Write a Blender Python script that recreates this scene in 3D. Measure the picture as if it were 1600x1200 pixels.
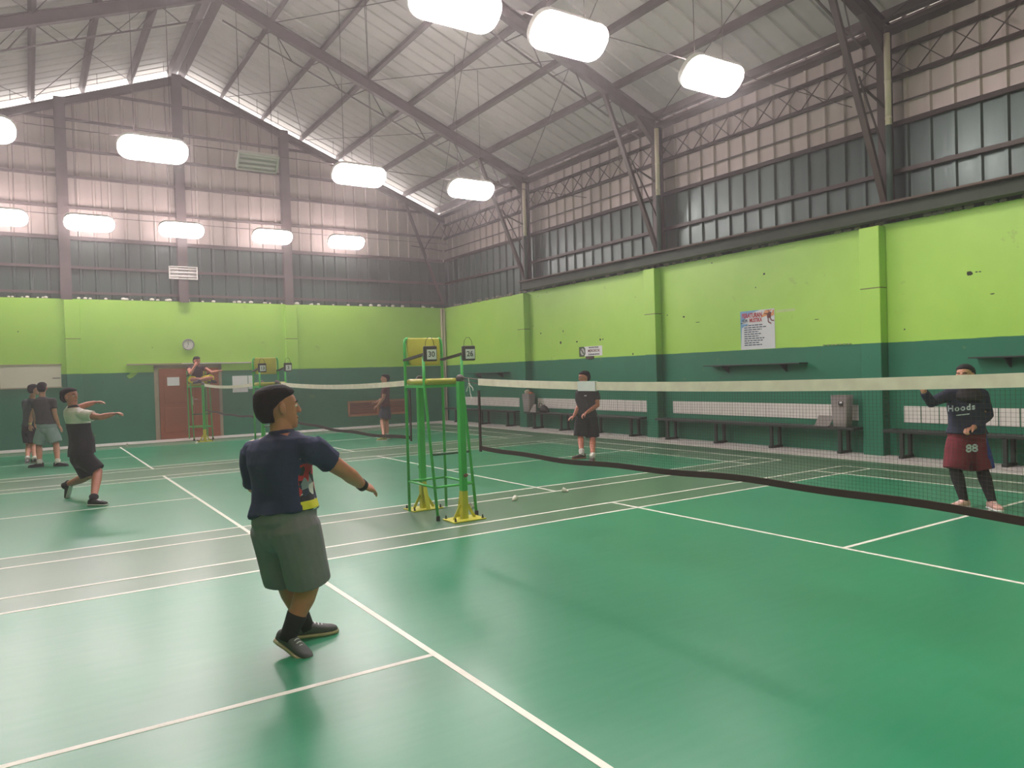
import bpy, bmesh, math, random
from mathutils import Vector, Matrix
from mathutils.bvhtree import BVHTree
random.seed(7)
sc = bpy.context.scene
for o in list(bpy.data.objects): bpy.data.objects.remove(o)
COL = sc.collection

# ---------------------------------------------------------------- camera, world, exposure
CAM = Vector((-3.8827, -6.8725, 1.6059)); FOC = 1158.47
YAW, PITCH, ROLL = 0.5772, -0.0152, -0.0302
_f = Vector((math.sin(YAW)*math.cos(PITCH), math.cos(YAW)*math.cos(PITCH), math.sin(PITCH)))
_r = Vector((math.cos(YAW), -math.sin(YAW), 0)); _u = _r.cross(_f)
CR = _r*math.cos(ROLL)+_u*math.sin(ROLL); CU = -_r*math.sin(ROLL)+_u*math.cos(ROLL); CF = _f
cam = bpy.data.cameras.new('camera'); cam.sensor_width = 36; cam.sensor_fit = 'HORIZONTAL'
cam.lens = 36*FOC/1600; cam.clip_end = 200
co = bpy.data.objects.new('camera', cam); COL.objects.link(co)
M = Matrix.Identity(4)
for i in range(3): M[i][0], M[i][1], M[i][2], M[i][3] = CR[i], CU[i], -CF[i], CAM[i]
co.matrix_world = M; sc.camera = co
sc.view_settings.view_transform = 'Standard'; sc.view_settings.look = 'None'
sc.view_settings.exposure = 0.88; sc.view_settings.gamma = 1.0
sc.view_settings.use_curve_mapping = False
LAMP = 42.0          # radiance of a lit lamp's lens
w = bpy.data.worlds.new('overcast_sky'); sc.world = w; w.use_nodes = True
bg = w.node_tree.nodes['Background']; bg.inputs[0].default_value = (1.0, .94, .89, 1); bg.inputs[1].default_value = 1.8

def at(u, v, d):
    """world point seen at photograph pixel (u, v), d metres in front of the camera"""
    return CAM + CR*((u-800)/FOC*d) - CU*((v-600)/FOC*d) + CF*d
def ground(u, v, z=0.0):
    q = at(u, v, 1.0)-CAM
    return CAM + q*((z-CAM.z)/q.z)

# ---------------------------------------------------------------- materials
def lin(c):
    if isinstance(c, str):
        c = tuple(int(c[i:i+2], 16)/255 for i in (0, 2, 4))
    return tuple((x/12.92 if x <= .04045 else ((x+.055)/1.055)**2.4) for x in c)+(1.0,)
class NT:
    def __init__(s, name):
        s.m = bpy.data.materials.new(name); s.m.use_nodes = True; s.t = s.m.node_tree
        s.b = s.t.nodes['Principled BSDF']
    def n(s, typ, **kw):
        x = s.t.nodes.new(typ)
        for k, v in kw.items():
            if k.startswith('_'): setattr(x, k[1:], v)
            else: x.inputs[k if not k.isdigit() else int(k)].default_value = v
        return x
    def l(s, a, b): s.t.links.new(a, b)
    def math(s, op, a, b=None, clamp=False):
        x = s.n('ShaderNodeMath', _operation=op, _use_clamp=clamp)
        for i, q in enumerate((a, b)):
            if q is None: continue
            if isinstance(q, (int, float)): x.inputs[i].default_value = q
            else: s.l(q, x.inputs[i])
        return x.outputs[0]
    def mix(s, fac, a, b):
        x = s.n('ShaderNodeMix', _data_type='RGBA')
        for i, q in ((0, fac), (6, a), (7, b)):
            if isinstance(q, (int, float)): x.inputs[i].default_value = q
            elif isinstance(q, tuple): x.inputs[i].default_value = q
            else: s.l(q, x.inputs[i])
        return x.outputs[2]
    def pos(s): return s.n('ShaderNodeNewGeometry').outputs['Position']
    def xyz(s, p):
        x = s.n('ShaderNodeSeparateXYZ'); s.l(p, x.inputs[0]); return x.outputs
    def noise(s, scale, vec=None, detail=3, rough=.5):
        x = s.n('ShaderNodeTexNoise', Scale=scale, Detail=detail, Roughness=rough)
        if vec is not None: s.l(vec, x.inputs['Vector'])
        return x.outputs['Fac']
    def band(s, v, lo, hi):
        return s.math('MULTIPLY', s.math('GREATER_THAN', v, lo), s.math('LESS_THAN', v, hi))
    def bump(s, h, strength=.2, dist=.01):
        x = s.n('ShaderNodeBump', Strength=strength, Distance=dist); s.l(h, x.inputs['Height'])
        s.l(x.outputs[0], s.b.inputs['Normal'])
MATS = {}
def mat(name, col, rough=.6, metal=0.0, var=.18, scale=6.0, bump=0.0, bscale=60.0, spec=.5):
    if name in MATS: return MATS[name]
    t = NT(name); c = lin(col)
    tc = t.n('ShaderNodeTexCoord').outputs['Object']
    f = t.noise(scale, tc)
    dark = tuple(x*(1-var) for x in c[:3])+(1,); lite = tuple(min(1, x*(1+var)) for x in c[:3])+(1,)
    t.l(t.mix(f, dark, lite), t.b.inputs['Base Color'])
    t.b.inputs['Roughness'].default_value = rough; t.b.inputs['Metallic'].default_value = metal
    t.b.inputs['Specular IOR Level'].default_value = spec
    if bump: t.bump(t.noise(bscale, tc, 4), bump, .01)
    MATS[name] = t.m; return t.m
def emit(name, col, strength):
    t = NT(name); t.b.inputs['Base Color'].default_value = lin(col)
    t.b.inputs['Emission Color'].default_value = lin(col); t.b.inputs['Emission Strength'].default_value = strength
    return t.m

LIME, TEAL = 'a0c63e', '2b7a5e'
def wall_paint(name, split=1.925, groove=None):
    t = NT(name); p = t.pos(); z = t.xyz(p)[2]
    wob = t.math('MULTIPLY', t.math('SUBTRACT', t.noise(3.0, p), .5), .02)
    top = t.math('GREATER_THAN', t.math('ADD', z, wob), split)
    n1 = t.noise(1.3, p, 5, .6)
    lime = t.mix(n1, lin('9fcf4c'), lin('b4de60'))
    teal = t.mix(n1, lin('17694e'), lin('227a5e'))
    c = t.mix(top, teal, lime)
    v = t.n('ShaderNodeTexVoronoi', Scale=2.3); t.l(p, v.inputs['Vector'])
    spot = t.math('LESS_THAN', v.outputs['Distance'], .035)
    spot = t.math('MULTIPLY', spot, t.math('GREATER_THAN', t.noise(.9, p), .52))
    c = t.mix(spot, c, lin('33401c'))
    smear = t.math('MULTIPLY', t.math('GREATER_THAN', t.noise(2.1, p, 6, .7), .66), .25)
    c = t.mix(smear, c, lin('8c9a55'))
    if groove:
        g = t.band(z, groove-.012, groove+.008); c = t.mix(t.math('MULTIPLY', g, .8), c, lin('5b4a2c'))
    t.l(c, t.b.inputs['Base Color']); t.b.inputs['Roughness'].default_value = .45
    t.bump(t.noise(14, p, 5), .12, .01)
    return t.m
M_wall = wall_paint('lime_and_teal_wall_paint'); M_pil = wall_paint('pilaster_paint', groove=2.86)

def floor_mat():
    t = NT('green_court_floor'); p = t.pos(); x, y, z = t.xyz(p)
    ax = t.math('ABSOLUTE', x)
    mask = None
    for y0 in (0.0, 7.24, 14.58):            # teal inside each court's singles field, olive outside
        b = t.band(y, y0-5.64, y0-.46); b = t.math('MULTIPLY', b, t.math('LESS_THAN', ax, 5.94))
        mask = b if mask is None else t.math('MAXIMUM', mask, b)
    n1 = t.noise(.7, p, 3, .5); mp = t.n('ShaderNodeMapping'); mp.inputs['Scale'].default_value = (1.2, 9, 1); t.l(p, mp.inputs[0])
    n2 = t.noise(2.0, mp.outputs[0], 2, .5)
    teal = t.mix(n1, lin('107250'), lin('1f8a62')); oliv = t.mix(n1, lin('3c6246'), lin('55755a'))
    c = t.mix(mask, oliv, teal)
    n3 = t.noise(1.4, p, 4, .55)
    c = t.mix(t.math('MULTIPLY', n2, .22), c, lin('6f9c80'))
    t.l(c, t.b.inputs['Base Color'])
    t.l(t.math('ADD', t.math('MULTIPLY', n3, .1), .285), t.b.inputs['Roughness'])
    t.bump(t.noise(2.2, p, 2), .03, .02)
    return t.m
M_floor = floor_mat()
def clad_mat(name, c0, c1, rough, metal):
    t = NT(name); p = t.pos(); mp = t.n('ShaderNodeMapping'); mp.inputs['Scale'].default_value = (3, 3, .35); t.l(p, mp.inputs[0])
    n = t.noise(1.6, mp.outputs[0], 6, .65); r = t.n('ShaderNodeObjectInfo').outputs['Random']
    f = t.math('ADD', t.math('MULTIPLY', n, .75), t.math('MULTIPLY', r, .3), True)
    t.l(t.mix(f, lin(c0), lin(c1)), t.b.inputs['Base Color'])
    t.l(t.math('ADD', t.math('MULTIPLY', n, .3), rough-.15), t.b.inputs['Roughness']); t.b.inputs['Metallic'].default_value = metal
    t.bump(t.noise(5, mp.outputs[0], 4), .15, .02)
    return t.m
M_cladpink = clad_mat('weathered_zinc_cladding', '9c8d88', 'c4b6b0', .5, .15)
M_cladgreen = clad_mat('dark_green_painted_cladding', '2f3f3a', '53645e', .38, .25)
M_roof = clad_mat('grey_roof_sheet', '9d9895', 'bdb7b3', .5, .1)
M_steel = mat('brown_painted_steel', '43372f', .55, .1, .3, 3)
M_steelgrey = mat('dusty_grey_steel', '5f5352', .55, .1, .25, 3)
M_line = mat('white_line_paint', 'e4e2d6', .5, 0, .12, 12)
M_tile = mat('white_ceramic_tile', 'e2d9d5', .3, 0, .08, 4)
M_pvc = mat('cream_pvc_pipe', 'd8cab2', .4, 0, .08, 5)
M_pvcg = mat('green_painted_pipe', '3f5249', .5, 0, .1, 5)
M_chairg = mat('green_painted_metal', '46b656', .4, .1, .15, 8)
M_yel = mat('yellow_painted_metal', 'c9c53c', .45, .05, .2, 9)
M_vinyl = mat('olive_yellow_vinyl', 'a5a22c', .45, 0, .15, 8, .1, 25)
M_dark = mat('black_rubber', '262422', .6, 0, .2, 10)
M_blackbox = mat('black_plastic', '37302e', .5, 0, .15, 12)
M_white = mat('white_paper', 'e6e4e6', .6, 0, .05, 8)
M_ink = mat('black_ink', '2a2a33', .6, 0, .05, 8)
M_netcord = mat('dark_net_cord', '51483f', .8, 0, .2, 20)
M_tape = mat('cream_net_tape', 'f3dfce', .75, 0, .25, 9, .2, 20)
M_btape = mat('dark_brown_net_tape', '3a2a25', .8, 0, .2, 9)
M_bench = mat('dark_painted_wood', '282f2b', .5, 0, .25, 9)
M_skin = mat('brown_skin', 'c47d66', .5, 0, .12, 14, .05, 90)
M_skin2 = mat('tan_skin', 'c78c72', .5, 0, .12, 14, .05, 90)
M_hair = mat('black_hair', '181515', .75, 0, .3, 40, .6, 70, .2)
M_eye = mat('eye_white', 'e8e4e0', .2, 0, .02, 4); M_iris = mat('dark_iris', '1a100c', .2, 0, .05, 4)
M_lip = mat('lip', '8a4a40', .5, 0, .08, 10)

# ---------------------------------------------------------------- mesh helpers
class MB:
    def __init__(s): s.v = []; s.f = []; s.mi = []; s.k = 0
    def add(s, vs, fs):
        b = len(s.v); s.v += [tuple(x) for x in vs]; s.f += [tuple(b+i for i in f) for f in fs]; s.mi += [s.k]*len(fs); return s
    def box(s, lo, hi):
        (a, b, c), (d, e, f) = lo, hi
        return s.add([(a,b,c),(d,b,c),(d,e,c),(a,e,c),(a,b,f),(d,b,f),(d,e,f),(a,e,f)],
                     [(0,3,2,1),(4,5,6,7),(0,1,5,4),(1,2,6,5),(2,3,7,6),(3,0,4,7)])
    def bbox(s, lo, hi, bv=.01):
        """box with chamfered vertical and horizontal edges (rounded look)"""
        bm = bmesh.new(); bmesh.ops.create_cube(bm, size=1)
        L, H = Vector(lo), Vector(hi)
        for v in bm.verts: v.co = Vector([L[i]+(v.co[i]+.5)*(H[i]-L[i]) for i in range(3)])
        bmesh.ops.bevel(bm, geom=bm.edges[:], offset=bv, segments=2, affect='EDGES', profile=.5)
        return s.addbm(bm)
    def addbm(s, bm, mw=None):
        bm.verts.ensure_lookup_table()
        s.add([(mw @ v.co if mw else v.co) for v in bm.verts], [[v.index for v in f.verts] for f in bm.faces]); bm.free(); return s
    def prism(s, pts, vec):
        n = len(pts); P = [Vector(p) for p in pts]; V = Vector(vec)
        nn = sum(((P[i]-P[0]).cross(P[(i+1) % n]-P[0]) for i in range(n)), Vector())
        if nn.dot(V) > 0: P = P[::-1]
        return s.add(P+[p+V for p in P], [tuple(range(n)), tuple(range(2*n-1, n-1, -1))]+[(i, i+n, (i+1) % n+n, (i+1) % n) for i in range(n)])
    def bar(s, p, q, a, b, up=(0,0,1)):
        """rectangular bar p->q, width a across, height b along up"""
        p, q = Vector(p), Vector(q); d = (q-p).normalized(); up = Vector(up)
        if abs(d.dot(up)) > .98: up = Vector((0,1,0)) if abs(d.y) < .9 else Vector((1,0,0))
        x = d.cross(up).normalized(); y = x.cross(d)
        c = [x*a/2*i+y*b/2*j for i, j in ((-1,-1),(1,-1),(1,1),(-1,1))]
        return s.add([p+k for k in c]+[q+k for k in c], [(0,1,2,3),(7,6,5,4)]+[(i, i+4, (i+1) % 4+4, (i+1) % 4) for i in range(4)])
    def ibeam(s, p, q, a, b, up=(0,0,1), t=.012):
        p, q = Vector(p), Vector(q); d = (q-p).normalized(); up = Vector(up)
        if abs(d.dot(up)) > .98: up = Vector((1,0,0))
        x = d.cross(up).normalized(); y = x.cross(d)
        s.bar(p, q, t, b-2*t, y)
        for k in (-1, 1): s.bar(p+y*k*(b-t)/2, q+y*k*(b-t)/2, a, t, y)
        return s
    def tube(s, pts, rs, n=12, cap=True, round_cap=False):
        P = [Vector(p) for p in pts]
        if isinstance(rs, (int, float)): rs = [rs]*len(P)
        if round_cap:
            d0 = (P[0]-P[1]).normalized(); d1 = (P[-1]-P[-2]).normalized(); r0, r1 = rs[0], rs[-1]
            pre = [(P[0]+d0*r0*math.sin(a), r0*math.cos(a)) for a in (1.4, 1.0, .5)]
            post = [(P[-1]+d1*r1*math.sin(a), r1*math.cos(a)) for a in (.5, 1.0, 1.4)]
            P = [a for a, _ in pre]+P+[a for a, _ in post]; rs = [b for _, b in pre]+list(rs)+[b for _, b in post]
        m = len(P); vs = []; ref = None
        for i in range(m):
            t = (P[min(i+1, m-1)]-P[max(i-1, 0)])
            t = t.normalized() if t.length > 1e-9 else Vector((0,0,1))
            if ref is None: ref = Vector((0,0,1)) if abs(t.z) < .9 else Vector((1,0,0))
            x = (ref-t*ref.dot(t)).normalized(); ref = x; y = t.cross(x)
            for k in range(n):
                a = 2*math.pi*k/n; vs.append(P[i]+x*rs[i]*math.cos(a)+y*rs[i]*math.sin(a))
        fs = [(i*n+k, i*n+(k+1) % n, (i+1)*n+(k+1) % n, (i+1)*n+k) for i in range(m-1) for k in range(n)]
        if cap: fs += [tuple(range(n-1, -1, -1)), tuple((m-1)*n+k for k in range(n))]
        return s.add(vs, fs)
    def loft(s, rings, n=22, ex=2.4):
        """rings: (centre, x vector, y vector, half x, half +y, half -y)"""
        vs = []
        for c, x, y, a, bf, bb in rings:
            for k in range(n):
                t = 2*math.pi*k/n; cx, sy = math.cos(t), math.sin(t)
                px = math.copysign(abs(cx)**(2/ex), cx)*a; py = math.copysign(abs(sy)**(2/ex), sy); py *= bf if py > 0 else bb
                vs.append(c+x*px+y*py)
        m = len(rings)
        fs = [(i*n+k, i*n+(k+1) % n, (i+1)*n+(k+1) % n, (i+1)*n+k) for i in range(m-1) for k in range(n)]
        fs += [tuple(range(n-1, -1, -1)), tuple((m-1)*n+k for k in range(n))]
        return s.add(vs, fs)
    def ell(s, c, r, ax=None, seg=16, rin=10):
        bm = bmesh.new(); bmesh.ops.create_uvsphere(bm, u_segments=seg, v_segments=rin, radius=1)
        X, Y, Z = ax or (Vector((1,0,0)), Vector((0,1,0)), Vector((0,0,1)))
        c = Vector(c)
        for v in bm.verts: v.co = c+X*v.co.x*r[0]+Y*v.co.y*r[1]+Z*v.co.z*r[2]
        return s.addbm(bm)
    def lathe(s, prof, c=(0,0,0), n=20):
        c = Vector(c); vs = []
        for r, z in prof:
            for k in range(n):
                a = 2*math.pi*k/n; vs.append(c+Vector((r*math.cos(a), r*math.sin(a), z)))
        m = len(prof)
        fs = [(i*n+k, i*n+(k+1) % n, (i+1)*n+(k+1) % n, (i+1)*n+k) for i in range(m-1) for k in range(n)]
        fs += [tuple(range(n-1, -1, -1)), tuple((m-1)*n+k for k in range(n))]
        return s.add(vs, fs)
    def mesh(s, name, mats, smooth=False):
        me = bpy.data.meshes.new(name); me.from_pydata(s.v, [], s.f)
        for m in (mats if isinstance(mats, (list, tuple)) else [mats]): me.materials.append(m)
        if any(s.mi): me.polygons.foreach_set('material_index', s.mi)
        if smooth: me.polygons.foreach_set('use_smooth', [True]*len(me.polygons))
        me.update(); return me
    def build(s, name, mats, parent=None, smooth=False, loc=None):
        """vertices are world coordinates; loc is the object's origin in world (default: the parent's)"""
        base = Vector(loc) if loc is not None else (WL(parent) if parent else Vector())
        if base.length: s.v = [tuple(Vector(v)-base) for v in s.v]
        o = bpy.data.objects.new(name, s.mesh(name, mats, smooth)); COL.objects.link(o)
        o.location = base
        put(o, parent); return o
def put(o, parent):
    if parent:
        o.parent = parent; o.location = o.location-WL(parent)
def WL(o):
    l = Vector(o.location)
    return l+WL(o.parent) if o.parent else l
def tag(o, label=None, cat=None, group=None, kind=None):
    for k, v in (('label', label), ('category', cat), ('group', group), ('kind', kind)):
        if v: o[k] = v
    return o
def empty(name, loc, label, cat, group=None):
    o = bpy.data.objects.new(name, None); COL.objects.link(o); o.location = loc; o.empty_display_size = .1
    return tag(o, label, cat, group)
def struct(o): o['kind'] = 'structure'; return o
def inst(name, me, loc, parent, rot=None):
    o = bpy.data.objects.new(name, me); COL.objects.link(o); o.location = loc
    if rot: o.rotation_euler = rot
    if parent:
        o.parent = parent; o.location = Vector(loc)-WL(parent)
    return o
def text_mesh(s, size, depth=.001, shear=0.0, bold=0.0, xs=1.0, space=1.0):
    cu = bpy.data.curves.new('lettering', 'FONT'); cu.body = s; cu.size = size; cu.extrude = depth; cu.shear = shear
    cu.offset = bold; cu.space_character = space; cu.align_x = 'CENTER'; cu.align_y = 'CENTER'; cu.resolution_u = 3
    o = bpy.data.objects.new('lettering', cu); COL.objects.link(o)
    dg = bpy.context.evaluated_depsgraph_get(); me = bpy.data.meshes.new_from_object(o.evaluated_get(dg))
    bpy.data.objects.remove(o); bpy.data.curves.remove(cu)
    vs = [(v.co.x*xs, v.co.y, v.co.z) for v in me.vertices]; fs = [tuple(p.vertices) for p in me.polygons]
    bpy.data.meshes.remove(me); return vs, fs
def text(name, s, size, c, X, Y, m, parent, **kw):
    vs, fs = text_mesh(s, size, **kw); X, Y = Vector(X), Vector(Y); Z = X.cross(Y); c = Vector(c)
    return MB().add([c+X*a+Y*b+Z*d for a, b, d in vs], fs).build(name, m, parent)

XW, YW, YF, XL = 8.367, 16.11, -10.6, -8.367
SL = .394
def roofz(x): return 10.52-SL*abs(x)     # top of the frames / underside of the purlins

# ---------------------------------------------------------------- floor
fl = struct(MB().box((XL-.3, YF-.3, -.2), (XW+.3, YW+.3, 0)).build('floor', M_floor))
def line(x0, y0, x1, y1): MB().box((x0, y0, 0), (x1, y1, .0015 if x1-x0 > y1-y0 else .0019)).build('court_line', M_line, fl)
for Y0 in (0.0, 7.24, 14.58):
    W = .02
    for yy in (0, -.46, -5.64, -6.10): line(-6.7, Y0+yy-W, 6.7, Y0+yy+W)
    for xx in (6.7, 5.94, 1.98):
        for sgn in (-1, 1): line(sgn*xx-W, Y0-6.10, sgn*xx+W, Y0)
    for sgn in (-1, 1): line(min(sgn*1.98, sgn*6.7), Y0-3.05-W, max(sgn*1.98, sgn*6.7), Y0-3.05+W)
tm = MB().bbox((-.162, -.162, 0), (.162, .162, .012), .003).mesh('floor_tile', M_tile)
for i in range(3):
    for j in range(62): inst('floor_tile', tm, (7.42+.165+i*.33, -4.2+j*.33, 0), fl)
b = MB()
for i in range(48):
    for j in range(3): b.box((-8.3+i*.33, 15.12+j*.33, 0), (-7.974+i*.33, 15.446+j*.33, .012))
b.build('floor_tile_border', M_tile, fl)['kind'] = 'stuff'

# ---------------------------------------------------------------- walls
wb = struct(MB().box((XL-.2, YW, 0), (XW+.2, YW+.2, 3.93)).build('wall_back', M_wall))
wr = struct(MB().box((XW, YF, 0), (XW+.2, YW, 3.93)).build('wall_right', M_wall))
wl = struct(MB().box((XL-.2, YF, 0), (XL, YW, 3.93)).build('wall_left', M_wall))
wf = struct(MB().box((XL-.2, YF-.2, 0), (XW+.2, YF, 3.93)).build('wall_front', M_wall))
for px in (-2.86, 2.96): MB().bbox((px-.18, YW-.12, 0), (px+.18, YW+.01, 3.9), .012).build('pilaster', M_pil, wb)
for py in (-4.97, .38, 5.73, 11.08): MB().bbox((XW-.2, py-.18, 0), (XW+.01, py+.18, 3.9), .012).build('pilaster', M_pil, wr)

def sheet(L, wdt=.75, rib=.045, pitch=.375):
    """profile in (t, n): flat pans with trapezoid ribs, thickness .004"""
    pr = [(0, 0)]
    k = 0
    while k < wdt-.01:
        pr += [(k+pitch-.09, 0), (k+pitch-.07, rib), (k+pitch-.02, rib), (k+pitch, 0)]; k += pitch
    return pr
PR = sheet(1)
def sheet_mesh(name, o, T, N, L0, L1, m, pr=PR):
    """L0/L1: functions t -> point offset along the length direction at both ends"""
    T, N = Vector(T), Vector(N); b = MB(); n = len(pr); th = N*-.004
    vs = []
    for t, r in pr: vs += [o+T*t+N*r+L0(t), o+T*t+N*r+L1(t), o+T*t+N*r+L0(t)+th, o+T*t+N*r+L1(t)+th]
    fs = []
    for i in range(n-1):
        a, c = 4*i, 4*(i+1)
        fs += [(a, c, c+1, a+1), (a+2, a+3, c+3, c+2), (a, a+2, c+2, c), (a+1, c+1, c+3, a+3)]
    fs += [(0, 1, 3, 2), (4*n-4, 4*n-2, 4*n-1, 4*n-3)]
    b.add(vs, fs); return b.mesh(name, m)
Z = lambda z: (lambda t: Vector((0, 0, z)))
me_lo = sheet_mesh('cladding_sheet', Vector(), (0, 1, 0), (-1, 0, 0), Z(3.93), Z(5.56), M_cladgreen)
me_hi = sheet_mesh('cladding_sheet', Vector(), (0, 1, 0), (-1, 0, 0), Z(5.56), Z(7.32), M_cladpink)
for k in range(36):
    y = YF+k*.75
    if y < YW-.3:
        inst('cladding_sheet', me_lo, (XW+.12, y, 0), wr); inst('cladding_sheet', me_hi, (XW+.12, y, 0), wr)
MB().box((XL-.16, YF, 3.93), (XL-.12, YW, 5.56)).build('lower_cladding', M_cladgreen, wl)
MB().box((XL-.16, YF, 5.56), (XL-.12, YW, 7.32)).build('upper_cladding', M_cladpink, wl)
MB().box((XL-.2, YF-.16, 3.93), (XW+.2, YF-.12, 5.56)).build('lower_cladding', M_cladgreen, wf)
MB().prism([(XL-.2, YF-.12, 5.56), (XW+.2, YF-.12, 5.56), (XW+.2, YF-.12, roofz(XW+.2)+.2), (0, YF-.12, roofz(0)+.2), (XL-.2, YF-.12, roofz(XL-.2)+.2)], (0, -.04, 0)).build('upper_cladding', M_cladpink, wf)
me_b = sheet_mesh('cladding_sheet', Vector(), (1, 0, 0), (0, -1, 0), Z(3.93), Z(5.56), M_cladgreen)
for k in range(23):
    x = -8.56+k*.75
    if x > 8.2: continue
    inst('cladding_sheet', me_b, (x, YW+.12, 0), wb)
    pr = sorted(PR+[(-x, 0)]) if 0 < -x < .75 else PR
    me = sheet_mesh('cladding_sheet', Vector(), (1, 0, 0), (0, -1, 0), Z(5.56), (lambda t, x=x: Vector((0, 0, roofz(x+t)-.16))), M_cladpink, pr)
    inst('cladding_sheet', me, (x, YW+.12, 0), wb)
# back wall steel: wind columns, girts, gable beams, knee brace
for x in (-2.97, -.08, 2.93): MB().ibeam((x, YW-.02, 3.9), (x, YW-.02, roofz(x)-.1), .26, .2, (0, 1, 0)).build('steel_column', M_steelgrey, wb)
for z in (4.1, 4.78, 5.56, 6.38, 7.2, 7.92, 8.72, 9.52):
    hw = min(8.35, (10.4-z)/SL)
    MB().bar((-hw, YW+.03, z), (hw, YW+.03, z), .06, .07 if z not in (5.56,) else .1).build('girt', M_steelgrey, wb)
for s_ in (-1, 1):
    MB().ibeam((0, YW+.02, roofz(0)-.22), (s_*8.5, YW+.02, roofz(8.5)-.22), .16, .2).build('gable_beam', M_steelgrey, wb)
    MB().bar((s_*6.9, YW-.1, 7.55), (s_*8.25, YW-.1, 4.1), .08, .08).build('knee_brace', M_steelgrey, wb)
    MB().bar((s_*7.1, YW-.1, 6.0), (s_*8.3, YW-.1, 5.9), .03, .03).build('knee_brace', M_steelgrey, wb)
    MB().bar((s_*7.6, YW-.1, 5.9), (s_*8.3, YW-.1, 7.0), .03, .03).build('knee_brace', M_steelgrey, wb)
# crumbs of mortar on the wall heads
b = MB()
for k in range(70):
    x = random.uniform(-6, 8.2); r = random.uniform(.015, .045)
    b.ell((x, YW+.01, 3.935+r*.7), (r*1.8, r, r), seg=6, rin=4)
b.build('mortar_crumbs', mat('pale_mortar', 'ece6da', .8), wb)['kind'] = 'stuff'
b = MB()
for k in range(90):
    y = random.uniform(-4, 15.5); r = random.uniform(.015, .05)
    b.ell((XW-.02, y, 3.93+r*.6), (r, r*1.8, r), seg=6, rin=4)
b.build('mortar_crumbs', mat('grey_mortar', '8d8878', .9), wr)['kind'] = 'stuff'
# right wall steel
M_beam = mat('mossy_dark_beam', '34402f', .7, 0, .35, 4, .3, 20); M_dust = mat('dusty_brown_flange', '5c4c42', .8, 0, .2, 5)
bm_ = MB().box((8.17, -9.9, 4.0), (8.2, 10.95, 4.2)).box((8.06, -9.9, 3.975), (8.3, 10.95, 4.0)).build('ledge_beam', M_beam, wr)
MB().box((8.04, -9.9, 4.2), (8.3, 10.95, 4.235)).build('beam_flange', M_dust, bm_)
for y in (-5.25, .1, 5.45, 10.8):
    MB().ibeam((8.27, y, 3.95), (8.27, y, 7.2), .16, .2, (1, 0, 0)).build('steel_column', M_steel, wr)
    MB().bar((6.75, y, roofz(6.75)-.3), (8.2, y, 4.26), .07, .1, (0, 1, 0)).build('knee_brace', M_steel, wr)
    p_ = MB().tube([(8.14, y-.13, 5.5), (8.14, y-.13, 7.0)], .05, 14).build('drain_pipe', M_pvc, wr, True)
    MB().tube([(8.14, y-.13, 4.24), (8.14, y-.13, 5.5)], .05, 14).build('pipe_lower', M_pvcg, p_, True)
    for zz in (5.6, 6.2): MB().tube([(8.14, y-.13, zz), (8.14, y-.13, zz+.04)], .054, 14).build('pipe_joint', M_pvc, p_, True)
    MB().bar((7.55, y-.05, 6.05), (8.25, y-.05, 5.8), .03, .03).build('stay_rod', M_steel, wr)
    MB().bar((7.45, y-.05, 6.2), (8.25, y-.05, 4.9), .025, .025).build('stay_rod', M_steel, wr)
for z, a, bth in ((6.78, .06, .07), (6.32, .06, .07), (5.56, .06, .08), (4.77, .07, .07)):
    MB().bar((XW+.02, -9.9, z), (XW+.02, YW-.1, z), a, bth).build('girt', M_steel, wr)
MB().bar((XW+.02, -9.9, 5.9), (XW+.02, YW-.1, 5.9), .025, .025).build('girt', M_steel, wr)
for y0 in (-5.25, .1, 5.45, 10.8):
    n = 10; st = 5.35/n
    for k in range(n):
        for (za, zb) in ((6.32, 6.78), (6.78, 6.32)):
            y1 = y0+.1+k*st
            MB().bar((XW-.02, y1, za), (XW-.02, y1+st*.92, zb), .016, .016).build('lacing_bar', M_steel, wr)
# corner pipes
for k, xx in enumerate((8.2, 8.29)):
    MB().tube([(xx, YW-.07, 0), (xx, YW-.07, 3.9)], .038, 12).build('corner_pipe', M_pvc, wb, True)
# white tile bands
bt = MB().bbox((-.012, -.137, -.137), (.012, .137, .137), .003).mesh('band_tile', M_tile)
for y0, y1 in ((11.3, 15.3), (6.0, 10.6), (.75, 5.25), (-4.7, -.05)):
    n = int((y1-y0)/.28)
    for k in range(n): inst('band_tile', bt, (XW, y0+(k+.5)*(y1-y0)/n, .715), wr)

# ---------------------------------------------------------------- door, louvre window
dr = struct(MB().box((-.93, YW-.02, 0), (-.82, YW+.02, 2.1)).box((.8, YW-.02, 0), (.88, YW+.02, 2.1)).box((-.93, YW-.02, 2.03), (.88, YW+.02, 2.12)).build('door_1', mat('beige_door_frame', '9a8f78', .6)))
M_wood = mat('brown_door_wood', '8f4f2a', .5, 0, .15, 3)
for x0, x1 in ((-.81, -.01), (.0, .79)):
    lf = MB().bbox((x0, YW-.04, .02), (x1, YW, 2.02), .006).build('door_leaf', M_wood, dr)
    for z0, z1 in ((.2, .9), (1.05, 1.85)):
        MB().bbox((x0+.12, YW-.05, z0), (x1-.12, YW-.03, z1), .008).build('door_panel', M_wood, lf)
hd = MB().box((.03, YW-.055, .95), (.07, YW-.04, 1.2)).tube([(.05, YW-.05, 1.12), (.05, YW-.1, 1.12), (.17, YW-.1, 1.12)], .012, 8).build('door_handle', mat('chrome', 'c9c9c9', .25, .9), dr)
M_wood2 = mat('reddish_louvre_wood', '8f5138', .55, 0, .2, 6); M_wood3 = mat('pale_wood_frame', 'a8714f', .55, 0, .15, 6)
x0, x1, z0, z1 = 4.72, 6.78, .34, .84
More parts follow.
